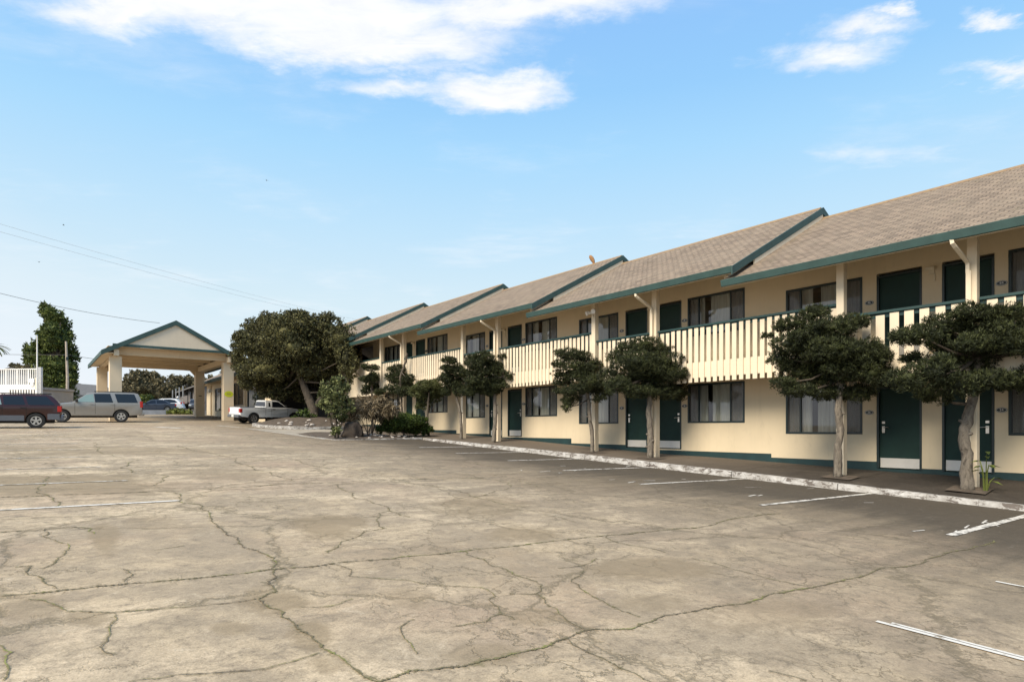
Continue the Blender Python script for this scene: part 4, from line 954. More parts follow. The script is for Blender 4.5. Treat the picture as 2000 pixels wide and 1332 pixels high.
# ---------------------------------------------------------------- foliage
R3 = np.array([CT, -ST, 0.]); F3 = np.array([ST, CT, 0.]); U3 = np.array([0., 0., 1.])
def ico(sub=2):
    import bmesh
    bm = bmesh.new(); bmesh.ops.create_icosphere(bm, subdivisions=sub, radius=1); v = np.array([p.co[:] for p in bm.verts]); f = [[q.index for q in p.verts] for p in bm.faces]; bm.free(); return v, np.array(f)
ICO = ico(2)
def lump(d, seed):       # direction -> radius factor, uneven
    s = seed*1.7
    return .86 + .13*np.sin(3.1*d[:, 0]+s)*np.sin(2.7*d[:, 1]+s*1.3) + .10*np.sin(5.3*d[:, 2]+s*.7+2*d[:, 0]) + .07*np.sin(9.1*d[:, 1]+s+3*d[:, 2])
def foliage(name, pads, mat, parent, org, leaf=(.07, .018), dens=260, core=.72, up=.35, tuft=6, spread=.55, fuzz=.10, droop=0.):
    """pads: (centre xyz, radii in right/forward/up). Leaf tufts fill the outer part of every pad"""
    V = []; Fc = []; k = 0; quads = []; tris = []
    for i, (c, r) in enumerate(pads):
        c = np.array(c); r = np.array(r); seed = random.random()*30
        area = 4*math.pi*((r[0]*r[1])**1.6/3+(r[0]*r[2])**1.6/3+(r[1]*r[2])**1.6/3)**(1/1.6)
        nt = max(12, int(dens*area/tuft))
        d = RNG.normal(size=(nt, 3)); d /= np.linalg.norm(d, axis=1)[:, None]
        rad = lump(d, seed)*(1-np.abs(RNG.normal(0, .16, nt))+fuzz*RNG.random(nt))
        loc = d*r*rad[:, None]
        P_ = c + loc[:, :1]*R3 + loc[:, 1:2]*F3 + loc[:, 2:]*U3
        nn = d/r; nn /= np.linalg.norm(nn, axis=1)[:, None]; Nn = nn[:, :1]*R3+nn[:, 1:2]*F3+nn[:, 2:]*U3
        P_ = np.repeat(P_, tuft, 0); Nn = np.repeat(Nn, tuft, 0); n = len(P_)
        a = Nn*(1-spread) + RNG.normal(0, 1, (n, 3))*spread + U3*up - U3*droop; a /= np.linalg.norm(a, axis=1)[:, None]
        s = np.cross(a, RNG.normal(size=(n, 3))); s /= np.linalg.norm(s, axis=1)[:, None]
        l = (leaf[0]*RNG.uniform(.6, 1.3, n))[:, None]; w = (leaf[1]*RNG.uniform(.7, 1.3, n))[:, None]
        P_ = P_ + RNG.normal(0, leaf[0]*.25, (n, 3)) - a*l*.3
        q = np.stack([P_, P_+a*l*.5+s*w, P_+a*l, P_+a*l*.5-s*w], 1).reshape(-1, 3)
        V.append(q); quads.append(np.arange(n*4).reshape(-1, 4)+k); k += n*4
        if core:
            cv = ICO[0]*lump(ICO[0], seed)[:, None]*r*core; cv = c + cv[:, :1]*R3+cv[:, 1:2]*F3+cv[:, 2:]*U3
            V.append(cv); tris.append(ICO[1]+k); k += len(cv)
    V = np.concatenate(V)-np.array(org); q = np.concatenate(quads); t = np.concatenate(tris) if tris else np.zeros((0, 3), int)
    me = bpy.data.meshes.new(name); me.vertices.add(len(V)); me.vertices.foreach_set('co', V.astype(np.float32).ravel())
    nl = q.size+t.size; me.loops.add(nl); me.loops.foreach_set('vertex_index', np.concatenate([q.ravel(), t.ravel()]).astype(np.int32))
    me.polygons.add(len(q)+len(t)); st = np.concatenate([np.arange(len(q))*4, q.size+np.arange(len(t))*3]).astype(np.int32)
    me.polygons.foreach_set('loop_start', st); me.update(calc_edges=True); me.materials.append(M[mat])
    o = bpy.data.objects.new(name, me); C.objects.link(o); o.parent = parent; return o
def padpx(Z0, lst, depthf=.8, flat=1., sat=2):
    """photo-measured pad outlines (px, py, rx, ry) given real size at the tree's own distance, spread in depth"""
    out = []; sc = F_/Z0
    for px, py, rx, ry in lst:
        rr = rx/sc; dz = random.uniform(-1, 1)*depthf
        Z = Z0+dz; out.append((tuple(at(px, py, Z)), (rx/F_*Z, rr*random.uniform(.8, 1.1), ry/F_*Z*flat)))
        for _ in range(sat):      # smaller side sprays break up the outline
            a = random.uniform(0, 6.283); q = random.uniform(.32, .55); Z2 = Z+random.uniform(-.5, .5)*rr
            out.append((tuple(at(px+rx*.85*math.cos(a), py+ry*.85*math.sin(a), Z2)), (rx*q/F_*Z, rr*q, ry*q*1.15/F_*Z)))
    return out
def tree(name, label, cat, base, trunk_px, pads, mat, rads, bark='bark', group=None, Z0=None, depthf=.6, limbs=True, **kw):
    x, y = base; Z = depth(x, y); z0 = kw.pop('z0', None)
    if z0 is None: z0 = walk(x, y) if XK < x < XW+1 else G(x, y)
    t = empty(name, (x, y, z0), label, cat, group); org = (x, y, z0)
    tp = [Vector((x, y, z0-.08))] + [at(px, py, Z+dz) for px, py, dz in trunk_px]
    m = MB(); pts = []
    for a, b in zip(tp, tp[1:]):
        for i in range(4): pts.append(a.lerp(b, i/4) + Vector((random.uniform(-.014, .014), random.uniform(-.014, .014), 0)))
    pts.append(tp[-1]); rr = [interp(i/(len(pts)-1), rads) for i in range(len(pts))]
    m.tube(pts, rr, 14, .28)
    for _ in range(kw.pop('knots', 5)):     # stubs of pruned limbs
        i = random.randrange(2, len(pts)-1); p = pts[i]; a = random.uniform(0, 6.28); d = Vector((math.cos(a), math.sin(a), .3))
        m.tube([p, p+d*(rr[i]+.03), p+d*(rr[i]+.055)], [rr[i]*.5, rr[i]*.36, rr[i]*.2], 7, .3)
    P_ = padpx(Z, [(a, b, c, e) for a, b, c, e in pads], depthf)
    m.build('trunk', bark, t, org, smooth=True, angle=180)
    if limbs:
        lm = MB(); top = tp[-1]
        for c, r in P_[::3]:
            c = Vector(c); s = min(pts[len(pts)//2:], key=lambda q: (q-c).length - q.z*.2); mid = s.lerp(c, .5)+Vector((random.uniform(-.1, .1), random.uniform(-.1, .1), .02-.1*(c-s).length))
            lm.tube([s, mid, c.lerp(mid, .15)], [rads[-1][1]*.55, rads[-1][1]*.38, .012], 7, .3)
        lm.build('limbs', 'darkbark', t, org, smooth=True, angle=180)
    foliage('crown', P_, mat, t, org, **kw)
    return t
GR = 'clipped pines along the kerb'
def kb_base(px, x=15.25): return (x, onx(px, x))
NEED = dict(leaf=(.085, .0085), dens=1500, tuft=9, up=.45, spread=.55, core=.50, fuzz=.22)
T1 = [(1795,655,42,20),(1850,632,45,20),(1905,622,50,20),(1965,622,45,22),(2025,640,45,28),(1868,662,55,24),(1935,662,55,26),(1990,665,45,24),(1772,738,40,22),(1825,725,42,28),(1875,710,48,30),(1930,705,48,30),(1985,705,42,26),(2045,700,45,35),(1812,762,28,16),(1870,752,42,22),(1935,738,36,16),(2000,738,28,20),(1845,780,13,12),(1790,700,22,12),(1905,690,60,30),(2080,660,40,30),(1960,752,20,10)]
T2 = [(1555,632,38,15),(1590,615,30,13),(1625,640,38,20),(1662,628,28,14),(1540,672,38,20),(1522,700,25,13),(1580,662,35,22),(1630,680,46,24),(1688,680,38,18),(1722,688,24,14),(1562,728,42,24),(1610,722,46,28),(1660,722,46,28),(1708,728,32,24),(1530,748,25,11),(1562,762,30,13),(1618,768,36,14),(1676,768,30,15),(1640,700,48,24),(1585,695,40,20),(1600,640,25,12),(1700,700,35,20),(1500,655,10,4)]
T3 = [(1228,678,20,11),(1262,672,34,14),(1212,698,28,15),(1300,688,22,14),(1245,705,40,19),(1298,706,35,18),(1325,712,17,11),(1198,728,22,16),(1238,738,38,22),(1288,738,38,22),(1322,758,20,20),(1208,752,24,16),(1248,764,36,13),(1298,766,34,15),(1192,762,10,10),(1265,720,40,18),(1312,732,25,16)]
T4 = [(1112,692,26,11),(1138,697,20,9),(1092,711,13,9),(1122,716,27,10),(1160,716,20,11),(1093,729,16,7),(1138,735,33,9),(1098,746,20,7),(1158,746,28,11),(1126,761,30,9),(1172,760,20,12),(1092,763,13,4),(1116,778,19,10),(1108,795,9,10),(1173,777,13,7),(1145,720,20,8)]
T5 = [(942,699,25,10),(985,697,12,6),(987,713,10,6),(996,733,12,7),(926,712,20,9),(955,712,24,11),(934,728,24,11),(968,725,18,10),(928,742,22,8),(963,744,24,9),(984,753,12,5),(938,755,28,10),(916,766,14,7),(955,764,20,7)]
T6 = [(875,703,16,7),(868,718,10,5),(894,717,13,7),(882,722,18,7),(903,728,16,8),(870,739,16,8),(895,740,17,8),(884,752,20,7),(900,765,16,9),(872,764,12,7)]
T7 = [(833,754,25,11),(818,768,16,13),(842,775,22,13),(857,760,14,11),(828,790,15,9),(838,762,24,14)]
T8 = [(776,721,17,8),(800,739,11,6),(768,739,17,9),(785,748,20,9),(764,760,16,9),(790,764,18,8),(780,735,16,9)]
T9 = [(722,718,15,7),(735,735,11,8),(713,740,11,6),(728,755,17,8),(714,765,11,6),(740,766,11,7),(724,742,14,9)]
KG = (XK+XW)/2
def kt(px, trunk, pads, label, r0, **k):
    b = kb_base(px); n = dict(NEED); n.update(k)
    return tree('pruned_pine', label, 'tree', b, trunk, pads, 'pine', [(0, r0), (.12, r0*.8), (.6, r0*.72), (1, r0*.55)], group=GR, **n)
kt(1888, [(1888,885,0),(1882,850,0),(1894,800,.05),(1905,760,.1),(1908,700,.1)], T1, 'largest pruned pine, cut by the right edge, thick pale leaning trunk', .13)
kt(1637, [(1636,880,0),(1641,840,0),(1637,800,0),(1640,760,.05),(1636,700,.1)], T2, 'broad pruned pine in front of the ground floor window left of the wide dark door', .105)
kt(1270, [(1271,850,0),(1267,810,0),(1270,780,0),(1262,720,.1)], T3, 'dense round pruned pine before the pair of green doors in mid facade', .11, dens=1300)
kt(1157, [(1157,850,0),(1152,815,0),(1150,780,0),(1140,720,.1)], T4, 'layered pruned pine just left of the dense round one, bare pale trunk', .085, dens=1400)
kt(964, [(966,830,0),(968,800,0),(966,770,0),(955,725,.1)], T5, 'pruned pine with small pompom pads on its right side', .10, dens=1300, leaf=(.09, .011))
kt(900, [(901,830,0),(898,800,0),(893,780,0),(884,740,.1)], T6, 'slim dark pruned pine just left of the pompom one', .085, dens=1200, leaf=(.09, .012))
b7 = kb_base(838); n7 = dict(NEED); n7.update(dens=900, leaf=(.10, .013))
tree('leaning_shrub_tree', 'lighter green bushy small tree leaning left above the low juniper', 'tree', b7, [(835,815,0),(836,790,0),(838,765,0)], T7, 'pinelight', [(0, .05), (1, .035)], bark='darkbark', **n7)
kt(786, [(786,815,0),(784,790,0),(782,760,0),(782,735,0),(793,706,0),(795,690,0)], T8, 'dark pruned pine with a bare branch sticking up, above the dry shrub', .08, bark='darkbark', dens=1100, leaf=(.10, .013))
kt(728, [(728,815,0),(727,790,0),(726,760,0),(725,730,0)], T9, 'dark pruned pine farthest along the facade, beside the big island tree', .08, bark='darkbark', dens=1100, leaf=(.10, .013))
# sprout on the fourth pine's trunk and pale blossoms of litter at its foot are part of the trunk area
x, y = kb_base(1157); Zs = depth(x, y)
# ferny potted plant and soil squares at the tree pits
for i, px in enumerate((1892, 1640, 1272, 1160)):
    x, y = kb_base(px); m = MB(); a = .34
    m.add([(x-a+.02*j[0], y+j[1]*1.0, walk(x+j[2], y+j[1])+.006) for j in ()], []) if 0 else None
    m.add([(x+dx, y+dy, walk(x+dx, y+dy)+.006) for dx, dy in ((-a, -a*1.1), (a, -a), (a*.9, a), (-a*1.05, a*.95))], [(0, 1, 2, 3)])
    tag(m.build('tree_pit_soil', 'dirt'), kind='structure')
# broad leaved plant at the foot of the first trunk
x, y = kb_base(1925, 15.3); z = walk(x, y); pl_ = empty('strappy_plant', (x, y, z), 'small green strap leaved plant growing at the foot of the rightmost trunk', 'plant')
m = MB(); sm = MB()
for i in range(13):
    a = random.uniform(0, 6.28); h = random.uniform(.18, .62); r = random.uniform(.05, .16); dx, dy = math.cos(a), math.sin(a)
    if i < 4: h = .5+.1*i; r = .12+.06*(i % 2)
    p0 = Vector((dx*.03, dy*.03, 0)); p1 = Vector((dx*r*.5, dy*r*.5, h*.7)); p2 = Vector((dx*r, dy*r, h))
    sm.tube([p0, p1, p2], [.012, .009, .005], 6)
    e = Vector((dx, dy, -.25)).normalized(); s_ = Vector((-dy, dx, 0)); l = random.uniform(.14, .26); w = .045
    q = [p2, p2+e*l*.35+s_*w+Vector((0, 0, .02)), p2+e*l, p2+e*l*.35-s_*w+Vector((0, 0, .02)), p2+e*l*.4]
    m.add([tuple(v) for v in q], [(0, 1, 4), (1, 2, 4), (2, 3, 4), (3, 0, 4)])
m.build('leaves', 'cypress', pl_); sm.build('stems', 'ivy', pl_, smooth=True)
# big island tree
BT = [(478,672,24,20),(510,652,34,24),(545,636,38,22),(590,634,42,22),(632,640,38,24),(665,662,28,26),(500,690,38,26),(545,680,50,36),(600,680,55,40),(645,695,42,34),(676,700,20,30),(466,695,16,14),(520,722,42,22),(570,725,50,26),(622,716,46,24),(660,735,30,20),(498,728,26,16),(545,748,32,16),(580,756,18,12),(655,755,26,14),(684,728,12,16),(560,655,50,30),(620,665,50,30),(520,668,30,24),(505,748,26,15),(540,766,26,12),(590,772,22,10),(480,738,18,14),(462,712,12,9),(575,622,24,12),(520,636,18,12),(560,748,40,20)]
bt = dict(leaf=(.15, .032), dens=300, tuft=7, up=.15, spread=.75, core=.6, fuzz=.4)
tb = (13.9, 38.4); Zb = depth(*tb)
t_ = tree('island_tree', 'large broad olive brown tree on the kerbed island right of the carport', 'tree', tb, [(612,800,0),(602,775,0),(590,745,0),(575,700,0)], BT, 'oak', [(0, .48), (.1, .34), (.5, .24), (1, .12)], bark='darkbark', depthf=2.4, z0=G(*tb)+.35, **bt)
m = MB(); m.tube([at(648,832,Zb+.6), at(651,800,Zb+.6), at(650,770,Zb+.6), at(655,735,Zb+.6), at(640,700,Zb+.6)], [.38, .30, .27, .2, .12], 12, .35)
m.tube([at(613,802,Zb), at(625,780,Zb+.1), at(640,755,Zb+.1), at(650,730,Zb)], [.2, .15, .12, .08], 9, .3)
m.build('second_trunk', 'darkbark', t_, tuple(t_.location), smooth=True, angle=180)
# ivy at its foot
gi = padpx(Zb-1.2, [(580,822,16,9),(596,812,12,14),(610,822,14,10),(565,832,10,6)], .5); foliage('x', gi, 'juniper', None, (0,0,0), leaf=(.13, .04), dens=160, core=.6); o = bpy.data.objects['x']; o.name = 'ground_ivy'; tag(o, kind='stuff')
# stones on the islands
st = MB()
def stone(m, p, r):
    v, f = ICO; s = random.random()*20; vs = v*lump(v, s)[:, None]*np.array([r, r*random.uniform(.6, 1), r*.5]); m.add([(p[0]+a, p[1]+b, p[2]+c) for a, b, c in vs], [tuple(q) for q in f])
for i in range(20):
    a = random.uniform(3.6, 5.8); rr = random.uniform(.6, .92); x = 13.6+3.0*rr*math.cos(a); y = 38.2+3.7*rr*math.sin(a); stone(st, (x, y, G(x, y)+.13+.5*(1-rr*rr)+.02), random.uniform(.07, .17))
for i in range(40):
    x = random.uniform(XI+.4, XK-.2); y = random.uniform(YI+.3, YI+2.2); stone(st, (x, y, soil(x, y)+.02), random.uniform(.04, .11))
tag(st.build('bed_stones', 'stone', smooth=True, angle=180), kind='stuff')
# shrubs of the near island
def shrub(name, label, base_px, Zx, pads, mat, stem, **k):
    x, y = base_px; z = soil(x, y); t = empty(name, (x, y, z), label, 'shrub'); org = (x, y, z); Z = depth(x, y)
    P_ = padpx(Z, pads, k.pop('depthf', .45)); m = MB(); nst = k.pop('nst', 5)
    for i in range(nst):
        c = Vector(random.choice(P_)[0]); b = Vector((x+random.uniform(-.12, .12), y+random.uniform(-.12, .12), z-.05)); m.tube([b, b.lerp(c, .45)+Vector((random.uniform(-.1, .1), 0, .12)), c], [stem, stem*.7, stem*.35], 7, .3)
    m.build('stems', k.pop('bark', 'darkbark'), t, org, smooth=True, angle=180); foliage('foliage', P_, mat, t, org, **k); return t
def ip(px, y): return (onxy(px, y), y)
def onxy(px, y): w = (px-1000)/F_; return y*(w*CT+ST)/(CT-w*ST)
LS = None
shrub('lime_shrub', 'tall shrub with lime green leaf tips at the left end of the near planting bed', ip(656, 26.3), 0, [(642,755,12,11),(660,744,11,8),(674,760,10,8),(655,770,18,14),(638,787,13,12),(668,786,18,14),(650,803,16,10),(680,800,10,8),(630,768,6,5),(664,815,11,7)], 'lime', .035, leaf=(.13, .03), dens=210, tuft=7, up=.5, spread=.55, core=.5, fuzz=.5)
shrub('dry_shrub', 'brown dry shrub of drooping leaves in the middle of the planting bed', ip(722, 26.6), 0, [(700,792,16,9),(722,786,20,9),(748,790,18,9),(765,797,12,8),(712,802,22,10),(745,803,20,10),(690,805,9,9)], 'dry', .022, leaf=(.34, .022), dens=200, tuft=7, up=-.1, droop=.55, spread=.4, core=.62, fuzz=.15, nst=9)
shrub('juniper', 'low spreading dark juniper with green top at the right end of the bed', ip(788, 26.6), 0, [(755,822,16,10),(785,818,22,11),(812,822,20,10),(768,835,24,11),(800,836,24,12),(830,836,14,9),(742,838,10,8),(780,828,36,14),(838,840,8,5)], 'juniper', .03, leaf=(.12, .016), dens=900, tuft=8, up=.5, spread=.5, core=.74, fuzz=.12)
shrub('small_bed_plant', 'small yellow green plant at the left corner of the near planting bed', ip(657, 25.75), 0, [(656,843,9,7),(662,838,6,6)], 'lime', .012, leaf=(.10, .03), dens=300, tuft=6, core=.5, depthf=.1)
x, y = ip(690, 26.2); z = soil(x, y)-.03; m = MB()
m.prism([(.30*math.cos(t*.3927)*(1+.12*math.sin(t*3)), .30*math.sin(t*.3927)*(1+.1*math.cos(t*2))) for t in range(16)], 0, .0, 'z')
v, f = ico(3); ff = np.array([mnoise.noise(Vector(q*2.2)) for q in v]); vv = v*(1+.4*ff)[:, None]*np.array([.42, .36, .62])*np.stack([1-.35*v[:, 2], 1-.3*v[:, 2], np.ones(len(v))], 1); vv[:, 2] = np.clip(vv[:, 2], -.3, .40)
m = MB(); m.add([tuple(q) for q in vv], [tuple(q) for q in f]); o = m.build('b', 'terracotta', None, smooth=True, angle=60); o.location = (x, y, z+.28)
tag(o, 'rough brown stump between the lime shrub and the dry shrub', 'stump'); o.name = 'tree_stump'

# ---------------------------------------------------------------- background
def bgtree(name, label, pads, Z, base_px, mat, leaf, dens, trunk=.3, depthf=2., **k):
    px = base_px; p = at(px, 0, Z); g = G(p.x, p.y); t = empty(name, (p.x, p.y, g), label, 'tree', k.pop('group', None)); org = (p.x, p.y, g)
    P_ = padpx(Z, pads, depthf); top = max(c[2] for c, r in P_); m = MB()
    m.tube([(p.x, p.y, g-.3), (p.x+.1, p.y, g+(top-g)*.4), (p.x, p.y, g+(top-g)*.8)], [trunk, trunk*.7, trunk*.3], 9, .2)
    for c, r in P_: m.tube([(p.x, p.y, min(c[2]-.2, g+(top-g)*.5)), c], [trunk*.35, .04], 5)
    m.build('trunk', 'darkbark', t, org, smooth=True); foliage('crown', P_, mat, t, org, leaf=leaf, dens=dens, tuft=6, up=.2, spread=.75, core=k.pop('core', .72), fuzz=.2, **k); return t
bgtree('evergreen_tree', 'tall irregular green tree behind the white deck and utility pole', [(92,608,12,14),(105,618,18,16),(115,635,20,16),(98,645,18,14),(82,655,9,8),(125,655,16,16),(108,665,26,18),(80,675,16,14),(62,682,12,11),(95,690,26,18),(128,690,20,20),(70,700,18,12),(110,715,28,20),(135,725,14,18),(82,725,22,16),(105,745,30,20),(138,745,12,14),(80,755,20,16),(120,770,26,16),(92,778,24,12),(60,700,10,8)], 66, 108, 'cypress', (.34, .075), 65, .35, 1.6, droop=0.)
FT = 'far trees beyond the carport'
bgtree('far_tree', 'far rounded olive tree seen left of centre under the carport', [(262,742,20,14),(285,737,22,12),(308,745,18,14),(245,755,16,14),(275,760,30,18),(310,768,26,18),(258,780,24,14),(295,785,30,14),(232,765,12,12),(322,778,14,12)], 125, 280, 'far', (.6, .16), 16, .5, 3., group=FT)
bgtree('far_tree', 'far olive tree seen right of centre under the carport, behind the long dark building', [(345,748,16,12),(362,742,14,10),(382,748,18,12),(340,762,18,14),(368,765,24,16),(395,755,16,14),(412,748,12,12),(425,752,14,12)], 135, 365, 'far', (.6, .16), 16, .5, 3., group=FT)
for nm, lb_, pads, Z, px in (('far_tree', 'dark low tree top just above the white deck railing', [(30,716,9,5),(50,717,10,4),(44,722,16,6)], 95, 40), ('far_tree', 'olive tree behind the lobby roof, right of the carport', [(455,722,12,8),(440,730,12,8),(470,735,14,10)], 120, 455)):
    bgtree(nm, lb_, pads, Z, px, 'far', (.5, .13), 20, .3, 1.5, group=FT)
# palm at the far left edge
p = at(-12, 0, 75); g = G(p.x, p.y); t = empty('palm_tree', (p.x, p.y, g), 'palm with only its frond tips showing at the left edge', 'tree'); m = MB(); tz = (YH-676)/F_*75
m.tube([(0, 0, -.3), (.1, 0, (tz-g)*.5), (0, 0, tz-g)], [.35, .26, .24], 10, .2); m.build('trunk', 'wood', t, smooth=True); m = MB()
for i in range(22):
    a = 2*math.pi*i/22+random.uniform(-.1, .1); el = random.uniform(-.5, .9); L_ = 1.75; pr = None
    for q in range(7):
        s = q/6; r = L_*s; z = tz-g + L_*s*math.sin(el)*.8 - s*s*.9; c_ = Vector((math.cos(a)*r*math.cos(el*.6), math.sin(a)*r*math.cos(el*.6), z)); w = .20*(1-s*.7)*(.3+.7*min(1, s*4)); sd = Vector((-math.sin(a), math.cos(a), 0))
        if pr: m.add([tuple(pr[0]-pr[1]), tuple(pr[0]+pr[1]), tuple(c_+sd*w), tuple(c_-sd*w)], [(0, 1, 2, 3)])
        pr = (c_, sd*w)
m.build('fronds', 'cypress', t)
# hedge and low cover beyond the carport
p = at(286, 0, 84); g = G(p.x, p.y); h = empty('clipped_hedge', (p.x, p.y, g), 'clipped box shaped dark green hedge right behind the silver SUV roof', 'hedge'); z1 = (YH-771)/F_*84
pp_ = [((p.x+R3[0]*dx, p.y+R3[1]*dx, g+(z1-g)*f_), (.62, .8, (z1-g)*.24)) for dx in (-.5, .3) for f_ in (.22, .55, .80)]
foliage('foliage', pp_, 'cypress', h, (p.x, p.y, g), leaf=(.16, .05), dens=120, core=.86); m = MB(); m.tube([(0, 0, -.1), (0, 0, 1)], .08, 6); m.build('stem', 'darkbark', h)
x, y = ong(348, 809); lp = [((x+R3[0]*dx, y+R3[1]*dx, G(x, y)+.12+hh*.4), (.55, .5, .22+hh)) for dx, hh in ((-1.0, .0), (-.4, .12), (.3, .2), (.9, .05))]
foliage('low_cover', lp, 'ivy', None, (0, 0, 0), leaf=(.16, .05), dens=110, core=.7); tag(bpy.data.objects['low_cover'], 'low mound of yellow green cover beyond the carport', 'plant'); bpy.data.objects['low_cover'].name = 'low_plant'
x0, y0 = ong(262, 809.5); x1, y1 = ong(324, 809.5)
def seg(name, a, b, z0, z1, th, mat, parent=None, org=(0,0,0)):
    a, b = Vector(a), Vector(b); d = (b-a).normalized(); n = Vector((-d.y, d.x))*th/2; m = MB(); zz = lambda p: G(p.x, p.y)
    m.hexa([(a.x-n.x, a.y-n.y, zz(a)+z0), (b.x-n.x, b.y-n.y, zz(b)+z0), (b.x+n.x, b.y+n.y, zz(b)+z0), (a.x+n.x, a.y+n.y, zz(a)+z0)], [(a.x-n.x, a.y-n.y, zz(a)+z1), (b.x-n.x, b.y-n.y, zz(b)+z1), (b.x+n.x, b.y+n.y, zz(b)+z1), (a.x+n.x, a.y+n.y, zz(a)+z1)])
    return m.build(name, mat, parent, org)
M['bluegrey'] = simple('blue_grey_paint', (.20, .23, .28, 1), .7, 0, .15, 2)
tag(seg('low_wall', (x0, y0), (x1, y1), -.1, .42, .25, 'bluegrey'), 'low blue grey wall between the silver SUV and the low green mound', 'wall')
# generic gabled building helper (local: px/Z corners)
def gabled(name, label, a, b, dep, zl, ze, zr, wallm, roofm, wins=0, over=.5, two=False, grp=None):
    """long side a->b (ground points), going back dep metres"""
    a, b = Vector(a), Vector(b); d = (b-a); L_ = d.length; ang = math.atan2(d.y, d.x)
    t = empty(name, (a.x, a.y, zl), label, 'building', grp, ang)
    m = MB(); m.box(0, L_, 0, dep, -.6, ze-zl); m.prism([(0, ze-zl), (dep, ze-zl), (dep/2, zr-zl-.12)], 0, L_, 'x'); m.build('wall', wallm, t)
    m = MB(); s = (zr-ze)/(dep/2); m.prism([(-over, ze-zl-over*s), (dep/2, zr-zl), (dep+over, ze-zl-over*s), (dep+over, ze-zl-over*s-.22), (dep/2, zr-zl-.22), (-over, ze-zl-over*s-.22)], -over, L_+over, 'x'); m.build('roof', roofm, t)
    for lv in range(2 if two else 1):
        zz = (ze-zl)*( .08 if two and lv == 0 else .58 if two else .2)
        for i in range(wins):
            c_ = L_*(i+.5)/wins; w = L_/wins*.27
            m = MB(); m.box(c_-w, c_+w, -.03, .0, zz, zz+(ze-zl)*(.36 if two else .55)); m.build('window', 'carglass', t)
            m = MB(); m.box(c_-w-.05, c_+w+.05, -.05, -.0, zz-.06, zz-.005); m.build('window_sill', 'white', t)
    return t
def gp(px, Z): p = at(px, 0, Z); return (p.x, p.y)
Zg = 80
gabled('grey_house', 'low pale grey house with a shallow gable behind the silver SUV', gp(150, 84), gp(252, 92), 11, 1.0, (YH-772)/F_*88, (YH-751)/F_*92, 'greywall', 'greyroof', 5)
gabled('grey_house', 'darker roofed building rising left of the carport behind the utility pole', gp(128, 96), gp(200, 112), 14, 1.4, (YH-757)/F_*104, (YH-733)/F_*108, 'greywall', 'greyroof', 4)
lbd = gabled('distant_motel_wing', 'long two storey dark brown building receding beyond the carport', gp(326, 142), gp(400, 100), 12, 2.0, 7.4, 9.6, 'darksiding', 'greyroof', 9, .9, True)
m = MB(); m.box(-.4, 44, -1.6, -1.5, 2.4, 3.5); m.box(-.4, 44, -1.6, -.0, 2.2, 2.38); m.build('balcony', 'darksiding', lbd)
for i in range(9): m = MB(); m.box(i*4.8, i*4.8+.16, -1.62, -1.46, -.6, 5.4); m.build('post', 'greywall', lbd)
p = at(347, 0, 84); g = G(p.x, p.y); lpst = empty('globe_lamp', (p.x, p.y, g), 'slim lamp post with a white globe beyond the carport', 'lamp'); zt = (YH-776)/F_*84-g
m = MB(); m.tube([(0, 0, -.1), (0, 0, zt-.1)], .05, 8); m.build('pole', 'frame', lpst); m = MB(); m.add([(a*.15, b*.15, zt+c*.15) for a, b, c in ICO[0]], [tuple(q) for q in ICO[1]]); m.build('globe', 'white', lpst, smooth=True, angle=180)
# white deck at the far left
a_ = Vector(gp(-75, 47.0)); b_ = Vector(gp(76.5, 46.2)); d = b_-a_; L_ = d.length; ang = math.atan2(d.y, d.x); zt = (YH-719.5)/F_*46.2; zm = (YH-753)/F_*46.2
g = G(b_.x, b_.y); dk = empty('white_deck', (a_.x, a_.y, g), 'raised white deck with picket railing behind the dark red SUV', 'deck', None, ang)
m = MB(); m.box(0, L_, -.04, .04, zt-g-.07, zt-g); m.box(0, L_, -.03, .03, zm-g, zm-g+.08); n = int(L_/.185)
for i in range(n): x = .05+i*.185; w = .028 if i % 5 else .055; m.box(x-w, x+w, -.02, .02, zm-g+.08, zt-g-.07)
m.build('railing', 'white', dk)
m = MB(); m.box(0, L_, -.05, .0, zm-g-.30, zm-g-.003); n = int(L_/.22)
for i in range(n): x = .08+i*.22; m.box(x-.055, x+.055, -.04, -.01, zm-g-1.35, zm-g-.30)
m.box(0, L_, -.06, -.0, zm-g-1.6, zm-g-1.35); m.box(0, L_*.62, -.055, -.005, zm-g-1.35, zm-g-.3); m.build('skirt', 'white', dk)
m = MB(); m.box(L_-.02, L_+.20, -.1, .1, -.2, zt-g+.08); m.build('corner_post', 'white', dk)
m = MB(); m.box(0, L_, .05, 3.2, zm-g-.28, zm-g-.1); m.box(0, L_-.1, .4, 3.2, -.1, zm-g-.3); m.build('deck_floor', 'greywall', dk)
m = MB(); m.box(L_-.72, L_-.32, -.11, -.05, zm-g+.20, zm-g+.52); m.box(L_-.62, L_-.38, -.10, -.05, zm-g-.05, zm-g+.19); m.build('meter_box', 'white', dk, bevel=.01)
m = MB(); m.box(L_-.24, L_-.06, -.10, -.06, zm-g-.25, zm-g+.56); m.build('yellowed_board', 'lamp', dk)
p = gp(72.5, 46); fp = empty('thin_white_pole', (p[0], p[1], G(*p)), 'thin pale pole rising beside the corner of the white deck', 'pole'); m = MB(); zz = (YH-656)/F_*46-G(*p)
m.tube([(0, 0, -.1), (0, 0, zz*.6), (0, 0, zz)], [.06, .05, .035], 10); m.build('shaft', 'white', fp, smooth=True); m = MB(); m.tube([(0, 0, zz), (0, 0, zz+.06)], [.05, .03], 8); m.build('cap', 'steel', fp)
